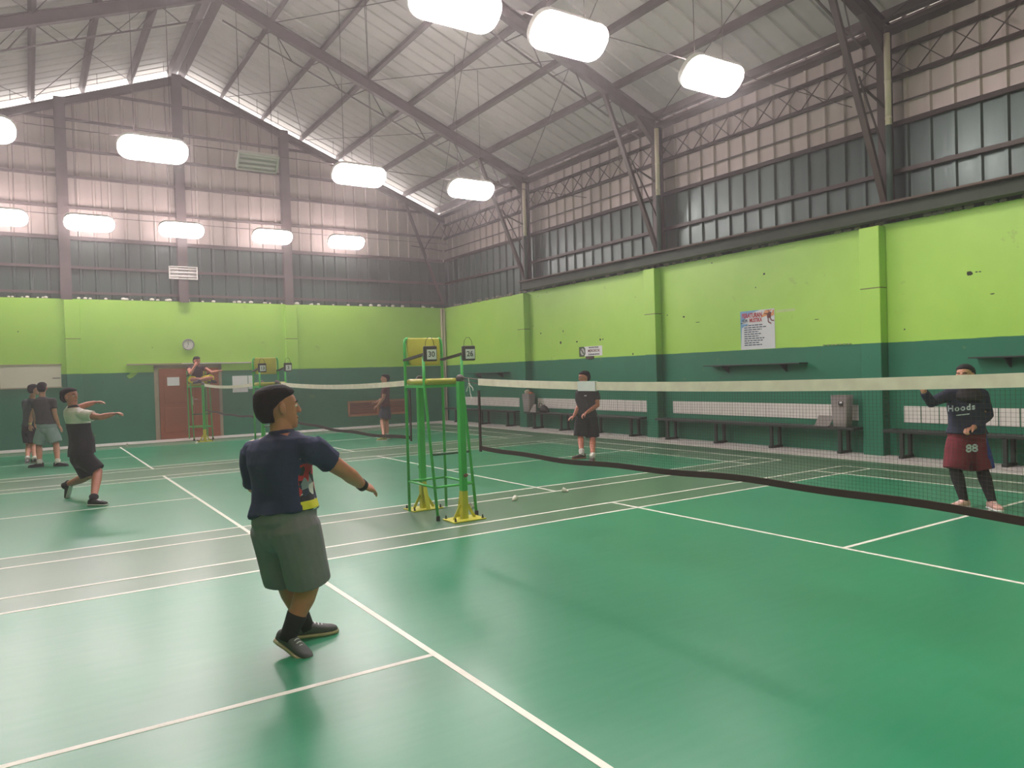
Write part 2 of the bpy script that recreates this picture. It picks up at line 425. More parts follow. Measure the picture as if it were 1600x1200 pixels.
win = struct(MB().box((x0, YW-.05, z0), (x1, YW+.02, z0+.06)).box((x0, YW-.05, z1-.06), (x1, YW+.02, z1)).box((x0, YW-.05, z0), (x0+.06, YW+.02, z1)).box((x1-.06, YW-.05, z0), (x1, YW+.02, z1)).box((5.72, YW-.05, z0), (5.78, YW+.02, z1)).build('window_1', M_wood3))
for a, c in ((x0+.06, 5.72), (5.78, x1-.06)):
    for k in range(5):
        zz = z0+.1+k*.075
        MB().prism([(a, YW-.04, zz-.03), (a, YW-.005, zz+.03), (a, YW, zz+.022), (a, YW-.035, zz-.038)], (c-a, 0, 0)).build('louvre_slat', M_wood2, win)

# ---------------------------------------------------------------- roof
ce = struct(MB().box((-.12, YF, 10.66), (.12, YW+.42, 10.7)).build('ceiling', M_roof))
prf = [(t, r) for t, r in sheet(1, .8, .035, .4)]
for s_ in (-1, 1):
    Ln = lambda x: (lambda t: Vector((s_*x, 0, -SL*x)))
    me = sheet_mesh('roof_sheet', Vector((0, 0, 10.72)), (0, 1, 0), (0, 0, 1), Ln(.0), Ln(8.75), M_roof, prf)
    for k in range(35): inst('roof_sheet', me, (0, YW+.4-.8*(k+1), 0), ce)
PUR = [.14, 1.23, 2.41, 3.58, 4.75, 5.92, 7.1, 8.28]
for s_ in (-1, 1):
    for x in PUR:
        zc = roofz(x)+.09; dp = .12 if x > .2 else .16
        MB().bar((s_*x, YF, zc), (s_*x, YW+.34, zc), .09 if x > .2 else .2, .17 if x < 8 else .2, (s_*SL, 0, 1)).build('purlin', M_steelgrey, ce)
for y in (-5.25, .1, 5.45, 10.8):
    for s_ in (-1, 1):
        zo = -.13
        MB().ibeam((0, y, roofz(0)+zo), (s_*8.37, y, roofz(8.37)+zo), .15, .26).build('rafter', M_steel if y < 3 else M_steelgrey, ce)
        MB().prism([(s_*8.37, y-.06, 7.2), (s_*7.6, y-.06, roofz(7.6)-.26), (s_*8.3, y-.06, 6.55)], (0, .12, 0)).build('haunch', M_steel, ce)
        lo = lambda x: Vector((s_*x, y+.12, roofz(x)-.62))
        MB().bar(lo(.1), lo(7.9), .03, .03).build('lower_chord', M_steelgrey, ce)
        for i in range(1, 7):
            a = Vector((s_*PUR[i], y, roofz(PUR[i])-.2))
            for q in (PUR[i]-.45, PUR[i]+.45):
                MB().bar(a, lo(q), .02, .02).build('lacing_bar', M_steelgrey, ce)
for y0 in (-5.25, .1, 5.45, 10.8):
    for s_ in (-1, 1):
        for (a, c) in ((1.23, 3.58), (3.58, 5.92), (5.92, 8.28)):
            for (ya, yb) in ((0, 5.35), (5.35, 0)):
                if a > 5 and ya: continue
                MB().bar((s_*a, y0+ya, roofz(a)-.02), (s_*c, y0+yb, roofz(c)-.02), .014, .014).build('brace_rod', M_steelgrey, ce)
for x in (8.28,): MB().box((XW-.17, -9.9, 7.08), (XW+.1, YW-.1, 7.15)).build('eave_beam', M_steel, ce)

# ---------------------------------------------------------------- lamps
M_lens = emit('lit_lamp_lens', 'fff1f2', LAMP); M_backglow = emit('added_roof_glow', 'fff0f0', LAMP*.24); M_housing = mat('white_lamp_housing', 'd9d4cf', .4, 0, .05)
M_tubeoff = mat('unlit_fluorescent_tube', 'd2cac8', .25, 0, .04); M_refl = mat('lamp_reflector', 'a9a29d', .35, .2, .05)
def rr(hx, hz, r, y, n=6):
    pts = []
    for cx, cz, a0 in ((hx-r, hz-r, 0), (-hx+r, hz-r, 90), (-hx+r, -hz+r, 180), (hx-r, -hz+r, 270)):
        for k in range(n+1):
            a = math.radians(a0+90*k/n); pts.append((cx+r*math.cos(a), y, cz+r*math.sin(a)))
    return pts
def ring_frame(hx, hz, r, t, y0, y1):
    a, b_ = rr(hx, hz, r, 0), rr(hx-t, hz-t, r-t, 0); n = len(a); vs = []
    for y in (y0, y1): vs += [(p[0], y, p[2]) for p in a]+[(p[0], y, p[2]) for p in b_]
    fs = []
    for i in range(n):
        j = (i+1) % n
        fs += [(i, j, n+j, n+i), (2*n+i, 3*n+i, 3*n+j, 2*n+j), (i, 2*n+i, 2*n+j, j), (n+i, n+j, 3*n+j, 3*n+i)]
    return MB().add(vs, fs)
lit_h = ring_frame(.584, .249, .214, .012, -.03, .05).box((-.32, .045, -.05), (.32, .08, .05)).mesh('housing', M_housing)
lit_l = MB().prism(rr(.57, .235, .2, -.045), (0, .05, 0)).mesh('lamp_lens', M_lens)  # lens and rim oversized and rounded so their shape includes the glow
lit_u = MB().prism(rr(.565, .23, .195, .006), (0, .035, 0)).mesh('added_back_glow', M_backglow)  # weak glowing back added to brighten the roof, not a lamp part
off_h = MB().box((-.36, .03, -.16), (.36, .06, .16)).box((-.38, -.05, -.18), (-.355, .06, .18)).box((.355, -.05, -.18), (.38, .06, .18)).box((-.38, -.05, .155), (.38, .06, .18)).box((-.38, -.05, -.18), (.38, .06, -.155)).mesh('housing', M_housing)
off_t = MB().tube([(-.35, -.01, 0), (.35, -.01, 0)], .03, 10).mesh('fluorescent_tube', M_tubeoff, True)
off_d = MB().box((-.35, -.02, -.01), (.35, .03, .01)).mesh('divider', M_refl)
TILT = math.radians(46)
def lamp(x, y, z, lit, label, wall=False):
    t = empty('hanging_lamp' if not wall else 'wall_lamp', (x, y, z), label, 'lamp', 'lit lamps hung in rows under the roof' if lit else 'switched off lamps')
    parts = [('housing', lit_h, (0,0,0)), ('lamp_lens', lit_l, (0,0,0)), ('added_back_glow', lit_u, (0,0,0))] if lit else \
        [('housing', off_h, (0,0,0))]+[('fluorescent_tube', off_t, (0,0,q)) for q in (-.1, 0, .1)]+[('divider', off_d, (0,0,q)) for q in (-.05, .05)]
    R_ = Matrix.Rotation(0 if wall else TILT, 3, 'X')
    for nm, me, off in parts:
        o = bpy.data.objects.new(nm, me); COL.objects.link(o); o.parent = t
        o.location = R_ @ Vector(off); o.rotation_euler = R_.to_euler()
    if not wall:
        for sx in (-.3, .3):
            MB().tube([(x+sx, y+.05, z+.15), (x+sx, y+.05, roofz(x+sx)+.1)], .006, 6).build('hanger_wire', M_steelgrey, t)
ords = ['leftmost', 'second from the left', 'middle', 'second from the right', 'rightmost']
for y, rn, xs in ((-6.72, 'row behind the viewer', (-4.4, -2.1, 0, 2.1, 4.6)), (.57, 'nearest row', (-4.4, -2.1, .35, 1.98, 4.6)),
               (7.86, 'middle row', (-4.5, -1.86, -.02, 2.05, 4.75)), (15.3, 'farthest row by the gable', (-4.34, -2.42, -.2, 2.28, 4.55))):
    for k, x in enumerate(xs):
        lit = not (y == 7.86 and k == 2)
        lamp(x, y, 5.84, lit, ('%s glowing white lamp in the %s of lamps' % (ords[k], rn)) if lit else 'switched off lamp with three tubes hanging between lit lamps', False)
    MB().tube([(-8.3, y+.08, 6.02), (8.2, y+.08, 6.02)], .008, 6).build('suspension_cable', M_steelgrey).__setitem__('label', 'thin cable strung across the hall above the '+rn)
for o in bpy.data.objects:
    if o.name.startswith('suspension_cable'): tag(o, None, 'cable', 'cables above the lamp rows')
lamp(-.08, YW-.1, 4.74, False, 'switched off lamp box fixed low on the dark green gable cladding', True)

# ---------------------------------------------------------------- nets, posts
def net_top(y, y0, y1):
    t = (y-y0)/(y1-y0); return 1.555-.05*4*t*(1-t)
def net(label, y0, y1, waves, patch=None):
    t = empty('badminton_net', (0, y0, 0), label, 'net')
    bot = lambda y: .845+sum(a*math.sin(f*y+p) for a, f, p in waves)
    N = 40; ys = [y0+(y1-y0)*k/N for k in range(N+1)]
    def strip(zf0, zf1, th):
        b = MB(); vs = []
        for y in ys:
            vs += [(-th, y, zf0(y)), (th, y, zf0(y)), (th, y, zf1(y)), (-th, y, zf1(y))]
        fs = [(4*i+k, 4*i+(k+1) % 4, 4*i+4+(k+1) % 4, 4*i+4+k) for i in range(N) for k in range(4)]+[(0,1,2,3), (4*N+3, 4*N+2, 4*N+1, 4*N)]
        return b.add(vs, fs)
    top = lambda y: net_top(y, y0, y1)
    strip(lambda y: top(y)-.068, top, .006).build('top_tape', M_tape, t)
    strip(lambda y: bot(y)-.02, lambda y: bot(y)+.022, .006).build('bottom_tape', M_btape, t)
    for y in (y0, y1): MB().box((-.006, y-.018, bot(y)-.04), (.006, y+.018, top(y)-.12)).build('side_tape', M_btape, t)
    b = MB(); r = .0005; n = int(abs(y1-y0)/.022)
    for k in range(1, n):
        y = y0+(y1-y0)*k/n; b.bar((0, y, bot(y)), (0, y, top(y)-.06), 2*r, 2*r)
    for j in range(1, 30):
        f = j/30; P = [(0, y, bot(y)+(top(y)-.06-bot(y))*f) for y in ys]
        for i in range(N): b.bar(P[i], P[i+1], 2*r, 2*r)
    b.build('netting', M_netcord, t)['kind'] = 'stuff'
    if patch:
        MB().box((-.012, patch[0], top(patch[0])-.075), (.012, patch[1], top(patch[0])+.006)).build('tape_patch', M_white, t)
    return t
n1 = net('near badminton net with cream top tape running out of frame to the right', -.28, -5.95, ((.02, 1.3, .3), (.006, 5.1, 1)), (-2.17, -1.94))
n2 = net('badminton net of the middle court, behind the big umpire chair', 6.85, 1.38, ((.03, .8, 2), (.008, 4, 1)))
n3 = net('farthest badminton net running up to the seated umpire by the door', 13.95, 8.9, ((.02, .9, 1), (.008, 4, 2)))
def post(x, y, label, ny, s=1):
    t = empty('net_post', (x, y, 0), label, 'post', 'net posts')
    MB().bbox((x-.036, y-.036, .32), (x+.036, y+.036, 1.53), .008).build('upright', M_chairg, t)
    MB().bbox((x-.037, y-.037, .012), (x+.037, y+.037, .32), .008).build('post_foot', M_yel, t)
    MB().lathe([(.037, 1.53), (.045, 1.545), (.045, 1.575), (.03, 1.595), (.01, 1.605)], (x, y, 0), 14).build('pulley_cap', M_steelgrey, t, True)
    pl = MB().bbox((x-.2, y-.14, 0), (x+.2, y+.14, .014), .003).build('base_plate', M_yel, t)
    for a in (-.17, .17):
        for c in (-.11, .11): MB().lathe([(.014, .014), (.014, .024), (.008, .026), (.008, .05)], (x+a, y+c, 0), 8).build('bolt', M_dark, pl)
    for a in (-1, 1): MB().bar((x+a*.04, y, .17), (x+a*.13, y, .014), .03, .012, (0, 1, 0)).build('gusset', M_yel, t)
    MB().bar((x, y+s*.03, .33), (x, y+s*.13, .014), .05, .012, (0, 0, 1)).build('gusset', M_yel, t)
    MB().tube([(x, y-s*.045, .49), (x, y-s*.08, .5)], .02, 8).build('clamp', mat('rusty_clamp', '6a4a34', .7), t)
    d = -1 if ny < y else 1
    MB().tube([(x, y, 1.575), (0, ny, 1.545)], .006, 6).build('net_cord', M_netcord, t)
    MB().tube([(x, y, 1.55), (x*.5, (y+ny)/2, 1.52), (0, ny, 1.5)], .005, 6).build('net_cord', M_netcord, t)
    return t
p1 = post(.1, .29, 'green net post with yellow foot, right of the front umpire chair', -.28)
b = MB().tube([(.03, -.02, 1.56), (.03, -.03, 1.5), (.03, -.05, 1.4), (.03, -.08, 1.34)], .005, 6).tube([(.03, -.03, 1.5), (.03, .02, 1.44), (.03, .03, 1.42)], .005, 6).tube([(.03, -.03, 1.5), (.03, -.1, 1.46), (.03, -.11, 1.43)], .005, 6).ell((.03, -.03, 1.5), (.012, .012, .014), seg=8, rin=6)
b.build('loose_string', mat('white_string', 'd9d6cf', .8), p1)
post(.05, 1.2, 'green net post with yellow foot, left behind the front umpire chair', 1.38, -1)
post(.05, 7.3, 'green net post beside the second umpire chair, behind the foreground player', 6.85)
post(.05, 8.42, 'green net post behind the second umpire chair', 8.9, -1)
post(.05, 14.45, 'yellow footed net post in front of the seated umpire', 13.95, -1)

# ---------------------------------------------------------------- umpire chairs
M_cushion = M_vinyl
def chair(x, y, label, boards):
    t = empty('umpire_chair', (x, y, 0), label, 'umpire chair', 'tall umpire chairs')
    XL_, XR_ = x-.245, x+.245; yb = y+.37; yf = y-.36; ys = y-.12; R = .017
    for xx in (XL_, XR_):
        MB().tube([(xx, yb, 0), (xx, yb, 1.98), (xx+(x-xx)*.04, yb, 2.03), (xx+(x-xx)*.16, yb, 2.05)], R, 10).build('leg', M_chairg, t, True)
        l_ = MB().tube([(xx, yf, 0), (xx, ys, 1.5), (xx, ys-.0, 1.84)], R, 10).build('leg', M_chairg, t, True)
        MB().lathe([(.022, 0), (.022, .05), (.018, .055)], (xx, yf, 0), 10).build('rubber_foot', M_dark, l_)
        MB().bar((xx, yb, 1.79), (xx, ys-.1, 1.85), .05, .025).build('armrest', M_dark, t)
    yy = lambda z: yf+(ys-yf)*z/1.5
    z = .36
    for P, Q in (((XL_, yy(z), z), (XR_, yy(z), z)), ((XL_, yb, z), (XR_, yb, z)), ((XL_, yy(z), z), (XL_, yb, z)), ((XR_, yy(z), z), (XR_, yb, z))):
        MB().tube([P, Q], .013, 8).build('stretcher', M_chairg, t, True)
    MB().tube([(XL_, yy(.72), .72), (XR_, yy(.72), .72)], .015, 8).build('footrest', mat('worn_dark_green_bar', '2f5a3c', .5), t, True)
    for P, Q in (((XL_, ys, 1.48), (XR_, ys, 1.48)), ((XL_, yb, 1.48), (XR_, yb, 1.48)), ((XL_, ys, 1.48), (XL_, yb, 1.48)), ((XR_, ys, 1.48), (XR_, yb, 1.48))):
        MB().bar(P, Q, .03, .03).build('seat_rail', M_chairg, t)
    MB().bbox((XL_+.0, ys-.06, 1.495), (XR_-.0, yb-.01, 1.565), .025).build('seat', M_cushion, t, True)
    bm = bmesh.new(); bmesh.ops.create_cube(bm, size=1)
    for v in bm.verts:
        v.co = Vector((x+v.co.x*(.44 if v.co.z > 0 else .4), yb-.02+v.co.y*.05+(.03 if v.co.z > 0 else -.01), 1.89+v.co.z*.33))
    bmesh.ops.bevel(bm, geom=bm.edges[:], offset=.02, segments=3, affect='EDGES', profile=.5)
    MB().addbm(bm).build('backrest', M_cushion, t, True)
    MB().bar((XL_, yb, 1.76), (XR_, yb, 1.76), .02, .06).build('back_rail', M_chairg, t)
    for sx, num in boards:
        bx = x+sx*.245+.02; by = ys-.13; bz = 1.845
        o = empty('scoreboard', (bx, by, bz), 'black flip scoreboard showing %s hung on the %s armrest of the %s umpire chair' % (num, 'right' if sx > 0 else 'left', 'front' if y < 3 else 'second'), 'scoreboard', 'flip scoreboards')
        ax = Vector((.93, -.36, 0)); nz = Vector((-.36, -.93, 0)); up = Vector((0, 0, 1)); c = Vector((bx, by, bz))
        bm = bmesh.new(); bmesh.ops.create_cube(bm, size=1); bmesh.ops.bevel(bm, geom=bm.edges[:], offset=.09, segments=3, affect='EDGES', profile=.5)
        MB().addbm(bm, Matrix.Translation(c) @ Matrix(((ax.x*.15, nz.x*.07, 0, 0), (ax.y*.15, nz.y*.07, 0, 0), (0, 0, .17, 0), (0, 0, 0, 1)))).build('case', M_blackbox, o, True)
        f = c+nz*.037+ax*.012-up*.01
        q = lambda a, d: f+ax*a+up*d
        MB().prism([q(-.05, -.055), q(.055, -.055), q(.055, .055), q(-.05, .055)], nz*.003).build('number_card', M_white, o)
        text('digits', num, .085, f+nz*.005, ax, up, M_ink, o, bold=.001, xs=.9)
        MB().tube([c+ax*-.05+up*.08, c+ax*-.045+up*.14, c+ax*-.02+up*.18, c+ax*.015+up*.18, c+ax*.04+up*.14, c+ax*.05+up*.08], .003, 6).build('carrying_loop', M_dark, o)
    return t
chair(.085, .775, 'tall green umpire chair with yellow seat nearest the camera', ((-1, '30'), (1, '26')))
chair(.085, 7.85, 'tall umpire chair with olive backrest, empty, just behind the foreground player', ((-1, '13'), (1, '3')))
chair(.12, 15.36, 'tall umpire chair occupied by a person in front of the brown door', ())

# ---------------------------------------------------------------- benches, shelves, bins
def bench(y0, y1, legs, label):
    t = empty('wall_bench', (8.15, (y0+y1)/2, 0), label, 'bench', 'dark benches along the right wall')
    MB().bbox((7.98, y0, .43), (8.32, y1, .475), .006).build('seat_board', M_bench, t)
    for ly in legs:
        l_ = MB().bbox((8.0, ly-.03, .012), (8.05, ly+.03, .43), .004).bbox((8.24, ly-.03, .012), (8.29, ly+.03, .43), .004).build('leg_frame', M_bench, t)
        MB().bbox((7.97, ly-.035, .012), (8.32, ly+.035, .06), .004).build('foot_rail', M_bench, l_)
bench(11.35, 15.6, (11.7, 13.2, 14.9), 'dark wooden bench along the wall nearest the far corner')
bench(5.97, 10.75, (6.3, 7.7, 9.06, 10.3), 'dark wooden bench behind the man in black shorts')
bench(.62, 5.45, (.9, 2.34, 3.71, 5.1), 'dark wooden bench under the rules poster')
bench(-4.9, .1, (-4.4, -3.1, -1.73, -.2), 'dark wooden bench behind the woman in maroon shorts')
def shelf(y0, y1, label):
    t = empty('wall_shelf', (XW, (y0+y1)/2, 1.62), label, 'shelf')
    MB().bbox((XW-.26, y0, 1.61), (XW, y1, 1.635), .004).build('board', M_bench, t)
    for f in (.2, .8):
        y = y0+(y1-y0)*f
        MB().prism([(XW-.22, y-.012, 1.61), (XW, y-.012, 1.61), (XW, y-.012, 1.46)], (0, .024, 0)).build('bracket', M_bench, t)
shelf(1.75, 4.1, 'dark wooden wall shelf below the rules poster')
shelf(-3.6, -1.2, 'dark wooden wall shelf above the woman, at the right edge')
shelf(12.0, 14.2, 'dark wooden wall shelf near the far corner, beyond the front chair')
M_bin = mat('grey_plastic_bin', '847d79', .55, 0, .1, 6)
def bin_(x, y, w, h, label, z=.475):
    t = empty('waste_bin', (x, y, z), label, 'bin')
    def ring(k, ww): return (Vector((x, y, z+k)), Vector((0, 1, 0)), Vector((1, 0, 0)), ww*.5, ww*.36, ww*.36)
    MB().loft([ring(0, w*.82), ring(.02, w*.84), ring(h, w), ring(h-.02, w*.94), ring(.05, w*.78)], 24, 6).build('body', M_bin, t, True)
    return t
b1 = bin_(8.13, 10.72, .36, .52, 'grey tapered bin on the far bench with rubbish on top')
b2 = bin_(8.13, .92, .33, .56, 'tall grey bin on the bench beside the nearest green pilaster')
MB().box((7.99, .82, .86), (8.005, .9, .93)).build('sticker', M_dark, b2)
MB().box((7.988, .83, .895), (7.992, .88, .925)).build('sticker_patch', M_white, b2)
for k, (dy, dx, dz, r, c, lb) in enumerate(((.02, -.02, .62, .085, 'd8c3b0', 'pale crumpled wrapper on top of the rubbish in the far bin'), (-.09, .02, .57, .075, 'c2693f', 'orange crumpled wrapper in the far bin'), (.11, 0, .55, .07, 'aeb4bd', 'grey white crumpled bag in the far bin'))):
    bm = bmesh.new(); bmesh.ops.create_icosphere(bm, subdivisions=2, radius=r)
    for v in bm.verts: v.co *= random.uniform(.78, 1.15)
    o = MB().addbm(bm, Matrix.Translation((8.13+dx, 10.72+dy, .475+dz-.06))).build('crumpled_wrapper', mat('wrapper_%d' % k, c, .5), None, False, (8.13+dx, 10.72+dy, .475+dz-.06)); tag(o, lb, 'rubbish', 'rubbish in the bin')
t = MB().prism([(8.0, 1.12, .477), (8.3, 1.12, .477), (8.3, 1.34, .477), (8.0, 1.42, .477)], (0, .0, .012)).prism([(8.05, 1.12, .489), (8.07, 1.12, .489), (8.2, 1.12, .66), (8.18, 1.12, .66)], (0, .3, 0)).build('folded_board', M_bin, None, False, (8.15, 1.25, .477))
tag(t, 'grey folded board leaning on the bench left of the tall bin', 'board')
t = MB().prism([(8.0, 10.2, .477), (8.0, 10.5, .477), (8.1, 10.45, .68), (8.1, 10.32, .7)], (.02, 0, 0)).build('leaning_tray', mat('grey_tray', '8f8580', .5), None, False, (8.05, 10.35, .477))
tag(t, 'small grey tray leaning against the far bin', 'tray')
b = MB().loft([(Vector((8.15, 10.0, .477)), Vector((0, 1, 0)), Vector((1, 0, 0)), .19, .11, .11), (Vector((8.15, 10.0, .55)), Vector((0, 1, 0)), Vector((1, 0, 0)), .18, .11, .11), (Vector((8.15, 10.02, .64)), Vector((0, 1, 0)), Vector((1, 0, 0)), .1, .07, .07), (Vector((8.15, 10.03, .68)), Vector((0, 1, 0)), Vector((1, 0, 0)), .03, .03, .03)], 16)
t = b.build('sports_bag', M_dark, None, True, (8.15, 10.0, .477)); tag(t, 'slumped black bag on the far bench beside the bin', 'bag')
MB().tube([(8.05, 9.9, .6), (8.04, 9.95, .72), (8.04, 10.05, .74), (8.05, 10.12, .62)], .01, 6).build('strap', M_dark, t)

# ---------------------------------------------------------------- things on the walls
XF = XW-.004
def wpoly(pts, m, name, parent, x=XF, th=.002):   # polygon on the right wall, pts (y, z)
    return MB().prism([(x, y, z) for y, z in pts], (-th, 0, 0)).build(name, m, parent)
def wrect(y0, y1, z0, z1, m, name, parent, x=XF, th=.002): return wpoly([(y0, z0), (y1, z0), (y1, z1), (y0, z1)], m, name, parent, x, th)
po = empty('rules_poster', (XW, 2.875, 2.32), 'white rules poster with red heading on the lime wall', 'poster')
A, B, C_, D_ = 3.29, 2.46, 1.93, 2.71
wrect(A, B, C_, D_, mat('poster_white', 'd9d9de', .4, 0, .04), 'sheet', po)
M_red = mat('print_red', 'c22a3c', .5); M_blue = mat('print_blue', '6f9fc9', .5); M_navy = mat('print_navy', '28405e', .5); M_org = mat('print_orange', 'd8935c', .5); M_maroon = mat('print_maroon', '7d3a34', .5)
wpoly([(3.29, 2.71), (2.8, 2.71), (3.0, 2.66), (3.25, 2.5), (3.27, 2.2), (3.29, 1.95)], M_blue, 'blue_swash', po, XF-.002)
wpoly([(3.28, 2.475), (3.1, 2.485), (3.28, 2.455)], M_navy, 'navy_swash', po, XF-.003)
wpoly([(3.26, 2.45), (3.08, 2.45), (3.26, 2.37)], M_blue, 'blue_swash', po, XF-.003)
text('heading', 'PERATURAN', .13, (XF-.006, 3.0, 2.61), (0, -1, 0), (0, 0, 1), M_red, po, bold=.004, xs=.68)
text('heading', 'GOR', .07, (XF-.006, 3.18, 2.515), (0, -1, 0), (0, 0, 1), M_navy, po, bold=.003, xs=.9)
text('heading', 'MUSTIKA', .11, (XF-.006, 2.91, 2.51), (0, -1, 0), (0, 0, 1), M_red, po, bold=.003, xs=.66)
for k, L in enumerate((.44, .54, .42, .34, .4, .35, .48, .44, .36, .42)):
    y = 3.2; z = 2.405-k*.044
    b = MB(); q = 0
    while q < L:
        ww = random.uniform(.05, .1); ww = min(ww, L-q+.01)
        b.prism([(XF-.003, y-q, z), (XF-.003, y-q-ww, z), (XF-.003, y-q-ww, z+.02), (XF-.003, y-q, z+.02)], (-.001, 0, 0)); q += ww+.014
    b.build('rule_line', M_navy, po)
wpoly([(2.78, 2.55), (2.68, 2.69), (2.5, 2.69), (2.6, 2.64), (2.64, 2.58)], M_org, 'orange_swash', po, XF-.003)
wpoly([(2.56, 2.56), (2.5, 2.68), (2.47, 2.69), (2.47, 2.58)], M_org, 'orange_swash', po, XF-.003)
wpoly([(2.63, 2.53), (2.55, 2.53), (2.53, 2.64), (2.58, 2.66), (2.64, 2.62)], M_maroon, 'printed_player', po, XF-.004)
b = MB()
for P, Q in (((2.62, 2.62), (2.7, 2.625)), ((2.61, 2.53), (2.61, 2.46)), ((2.61, 2.46), (2.54, 2.42)), ((2.56, 2.53), (2.53, 2.48)), ((2.53, 2.48), (2.47, 2.475)), ((2.6, 2.66), (2.6, 2.69))):
    b.bar((XF-.005, P[0], P[1]), (XF-.005, Q[0], Q[1]), .022, .002, (1, 0, 0))
b.build('printed_limbs', M_maroon, po)
sg = empty('no_smoking_sign', (XW, 8.1, 2.1), 'small white no smoking sign with a green symbol on the lime wall', 'sign')
wrect(8.55, 7.68, 1.98, 2.23, M_white, 'plate', sg)
M_sgreen = mat('sign_dark_green', '44563a', .5)
wpoly([(8.62, 1.97), (8.42, 1.97), (8.36, 2.04), (8.36, 2.17), (8.42, 2.23), (8.62, 2.23)], M_sgreen, 'symbol_plate', sg, XF-.002)
wpoly([(8.475+.085*math.cos(a/8*math.pi), 2.1+.095*math.sin(a/8*math.pi)) for a in range(16)], M_white, 'symbol_disc', sg, XF-.004)
MB().bar((XF-.007, 8.53, 2.16), (XF-.007, 8.42, 2.04), .03, .002, (1, 0, 0)).build('slash', M_sgreen, sg)
for s_, sz, z, m, xs in (('MOHON TIDAK', .05, 2.195, M_ink, 1.1), ('MEROKOK', .1, 2.11, M_maroon, 1.0), ('DI DALAM GEDUNG', .05, 2.02, M_ink, 1.0)):
    text('sign_words', s_, sz, (XF-.005, 8.01, z), (0, -1, 0), (0, 0, 1), m, sg, bold=.001, xs=xs)
t = MB().bbox((XW-.03, 8.02, 1.9), (XW, 8.33, 1.975), .004).build('wall_socket', mat('dark_brown_box', '4c4030', .6), None, False, (XW-.015, 8.17, 1.94)); tag(t, 'small dark box fixed on the wall under the no smoking sign', 'wall box')
M_chip = mat('dark_plaster_hole', '2c3320', .8)
for u, v_, pw, ph in ((1515, 427, 7, 9), (1526, 425, 3, 2), (1531, 424.5, 3, 2), (1194, 428, 3, 4), (1551, 459, 5, 2), (876, 535.5, 3, 5), (901.5, 534, 3, 3), (938, 530.5, 3, 4), (942, 530, 2, 3), (989, 553, 2, 4), (1068.5, 495, 3, 3), (1090, 503.5, 7, 1), (880, 517.5, 1.5, 4), (845, 521, 2, 3), (1276, 499, 6, 1.2)):
    d = at(u, v_, 1)-CAM; k = (XW-CAM.x)/d.x; c = CAM+d*k; my = k/FOC*1.6; mz = k/FOC
    wpoly([(c.y+my*pw*.5*math.cos(q)*random.uniform(.7, 1.1), c.z+mz*ph*.5*math.sin(q)*random.uniform(.7, 1.1)) for q in [i*math.pi/3.5 for i in range(7)]], M_chip, 'paint_chip', wr, XW, .003)
hk = empty('hook_rail', (XW, 1.1, 1.94), 'row of small pale hooks on the wall right of the rules poster', 'hooks')
MB().box((XW-.012, .86, 1.925), (XW, 1.42, 1.945)).build('rail', mat('pale_green_rail', '6f9a5a', .6), hk)
for k in range(7): MB().tube([(XW-.01, .9+k*.08, 1.94), (XW-.035, .9+k*.08, 1.935), (XW-.045, .9+k*.08, 1.955)], .006, 6).build('hook', M_pvc, hk)
wrect(2.42, 2.0, 2.62, 2.67, mat('pale_lime_smear', 'b9cf86', .6), 'old_paint_patch', wr, XW, .001)
# the clock
cl = empty('wall_clock', (0, YW-.03, 2.7), 'round grey rimmed wall clock above the brown door', 'clock')
Ry = Matrix.Rotation(math.radians(90), 4, 'X')
def disc(prof, m, name, par, c=(0, YW, 2.7), n=32):
    b = MB().lathe(prof, (0, 0, 0), n); b.v = [(c[0]+x, c[1]-z, c[2]+y) for x, y, z in b.v]; b.f = [f for f in b.f]; return b.build(name, m, par, False)
disc([(.165, 0), (.165, .03), (.15, .045), (.135, .035), (.135, .02)], mat('grey_rim', '8d8b85', .4), 'rim', cl)
disc([(.137, .001), (.137, .022)], mat('clock_face', 'e2ded8', .5), 'face', cl)
for (a, L, wd) in ((100, .075, .012), (245, .1, .008)):
    q = Vector((math.cos(math.radians(a)), 0, math.sin(math.radians(a)))); c = Vector((0, YW-.026, 2.7))
    MB().bar(c-q*.015, c+q*L, wd, .003, (0, 1, 0)).build('hand', M_ink, cl)
for k in range(12):
    q = Vector((math.cos(k*math.pi/6), 0, math.sin(k*math.pi/6))); c = Vector((0, YW-.024, 2.7))
    MB().bar(c+q*.11, c+q*.125, .008, .002, (0, 1, 0)).build('hour_mark', M_ink, cl)
def brect(x0, x1, z0, z1, m, name, label=None, cat=None, y=YW, th=.004, parent=None, group=None):
    o = MB().box((x0, y-th, z0), (x1, y-.0005, z1)).build(name, m, parent, False, None if parent else ((x0+x1)/2, y, (z0+z1)/2))
    return tag(o, label, cat, group) if label else o
wbd = empty('notice_board', (-3.85, YW, 1.9), 'cream board on the back wall at the left edge', 'notice board')
brect(-4.5, -3.16, 1.58, 2.19, mat('cream_board', 'ddd3c4', .6, 0, .06, 3), 'panel', parent=wbd, th=.02)
for (z0, z1) in ((2.17, 2.2), (1.57, 1.6)): brect(-4.52, -3.14, z0, z1, mat('board_edge', 'a79a84', .6), 'edge_strip', parent=wbd, th=.03)
brect(-3.36, -3.18, 1.815, 1.835, M_steelgrey, 'tear', parent=wbd, th=.022)
brect(-.6, -.28, 1.53, 1.77, M_white, 'paper_notice', 'small white paper notice taped on the left door leaf', 'notice', YW-.05)
brect(1.18, 1.62, 1.27, 1.76, M_white, 'paper_notice', 'large white paper notice on the teal wall right of the door', 'notice')
brect(1.64, 1.79, 1.36, 1.76, M_white, 'paper_notice', 'narrow white paper notice beside the large one right of the door', 'notice')
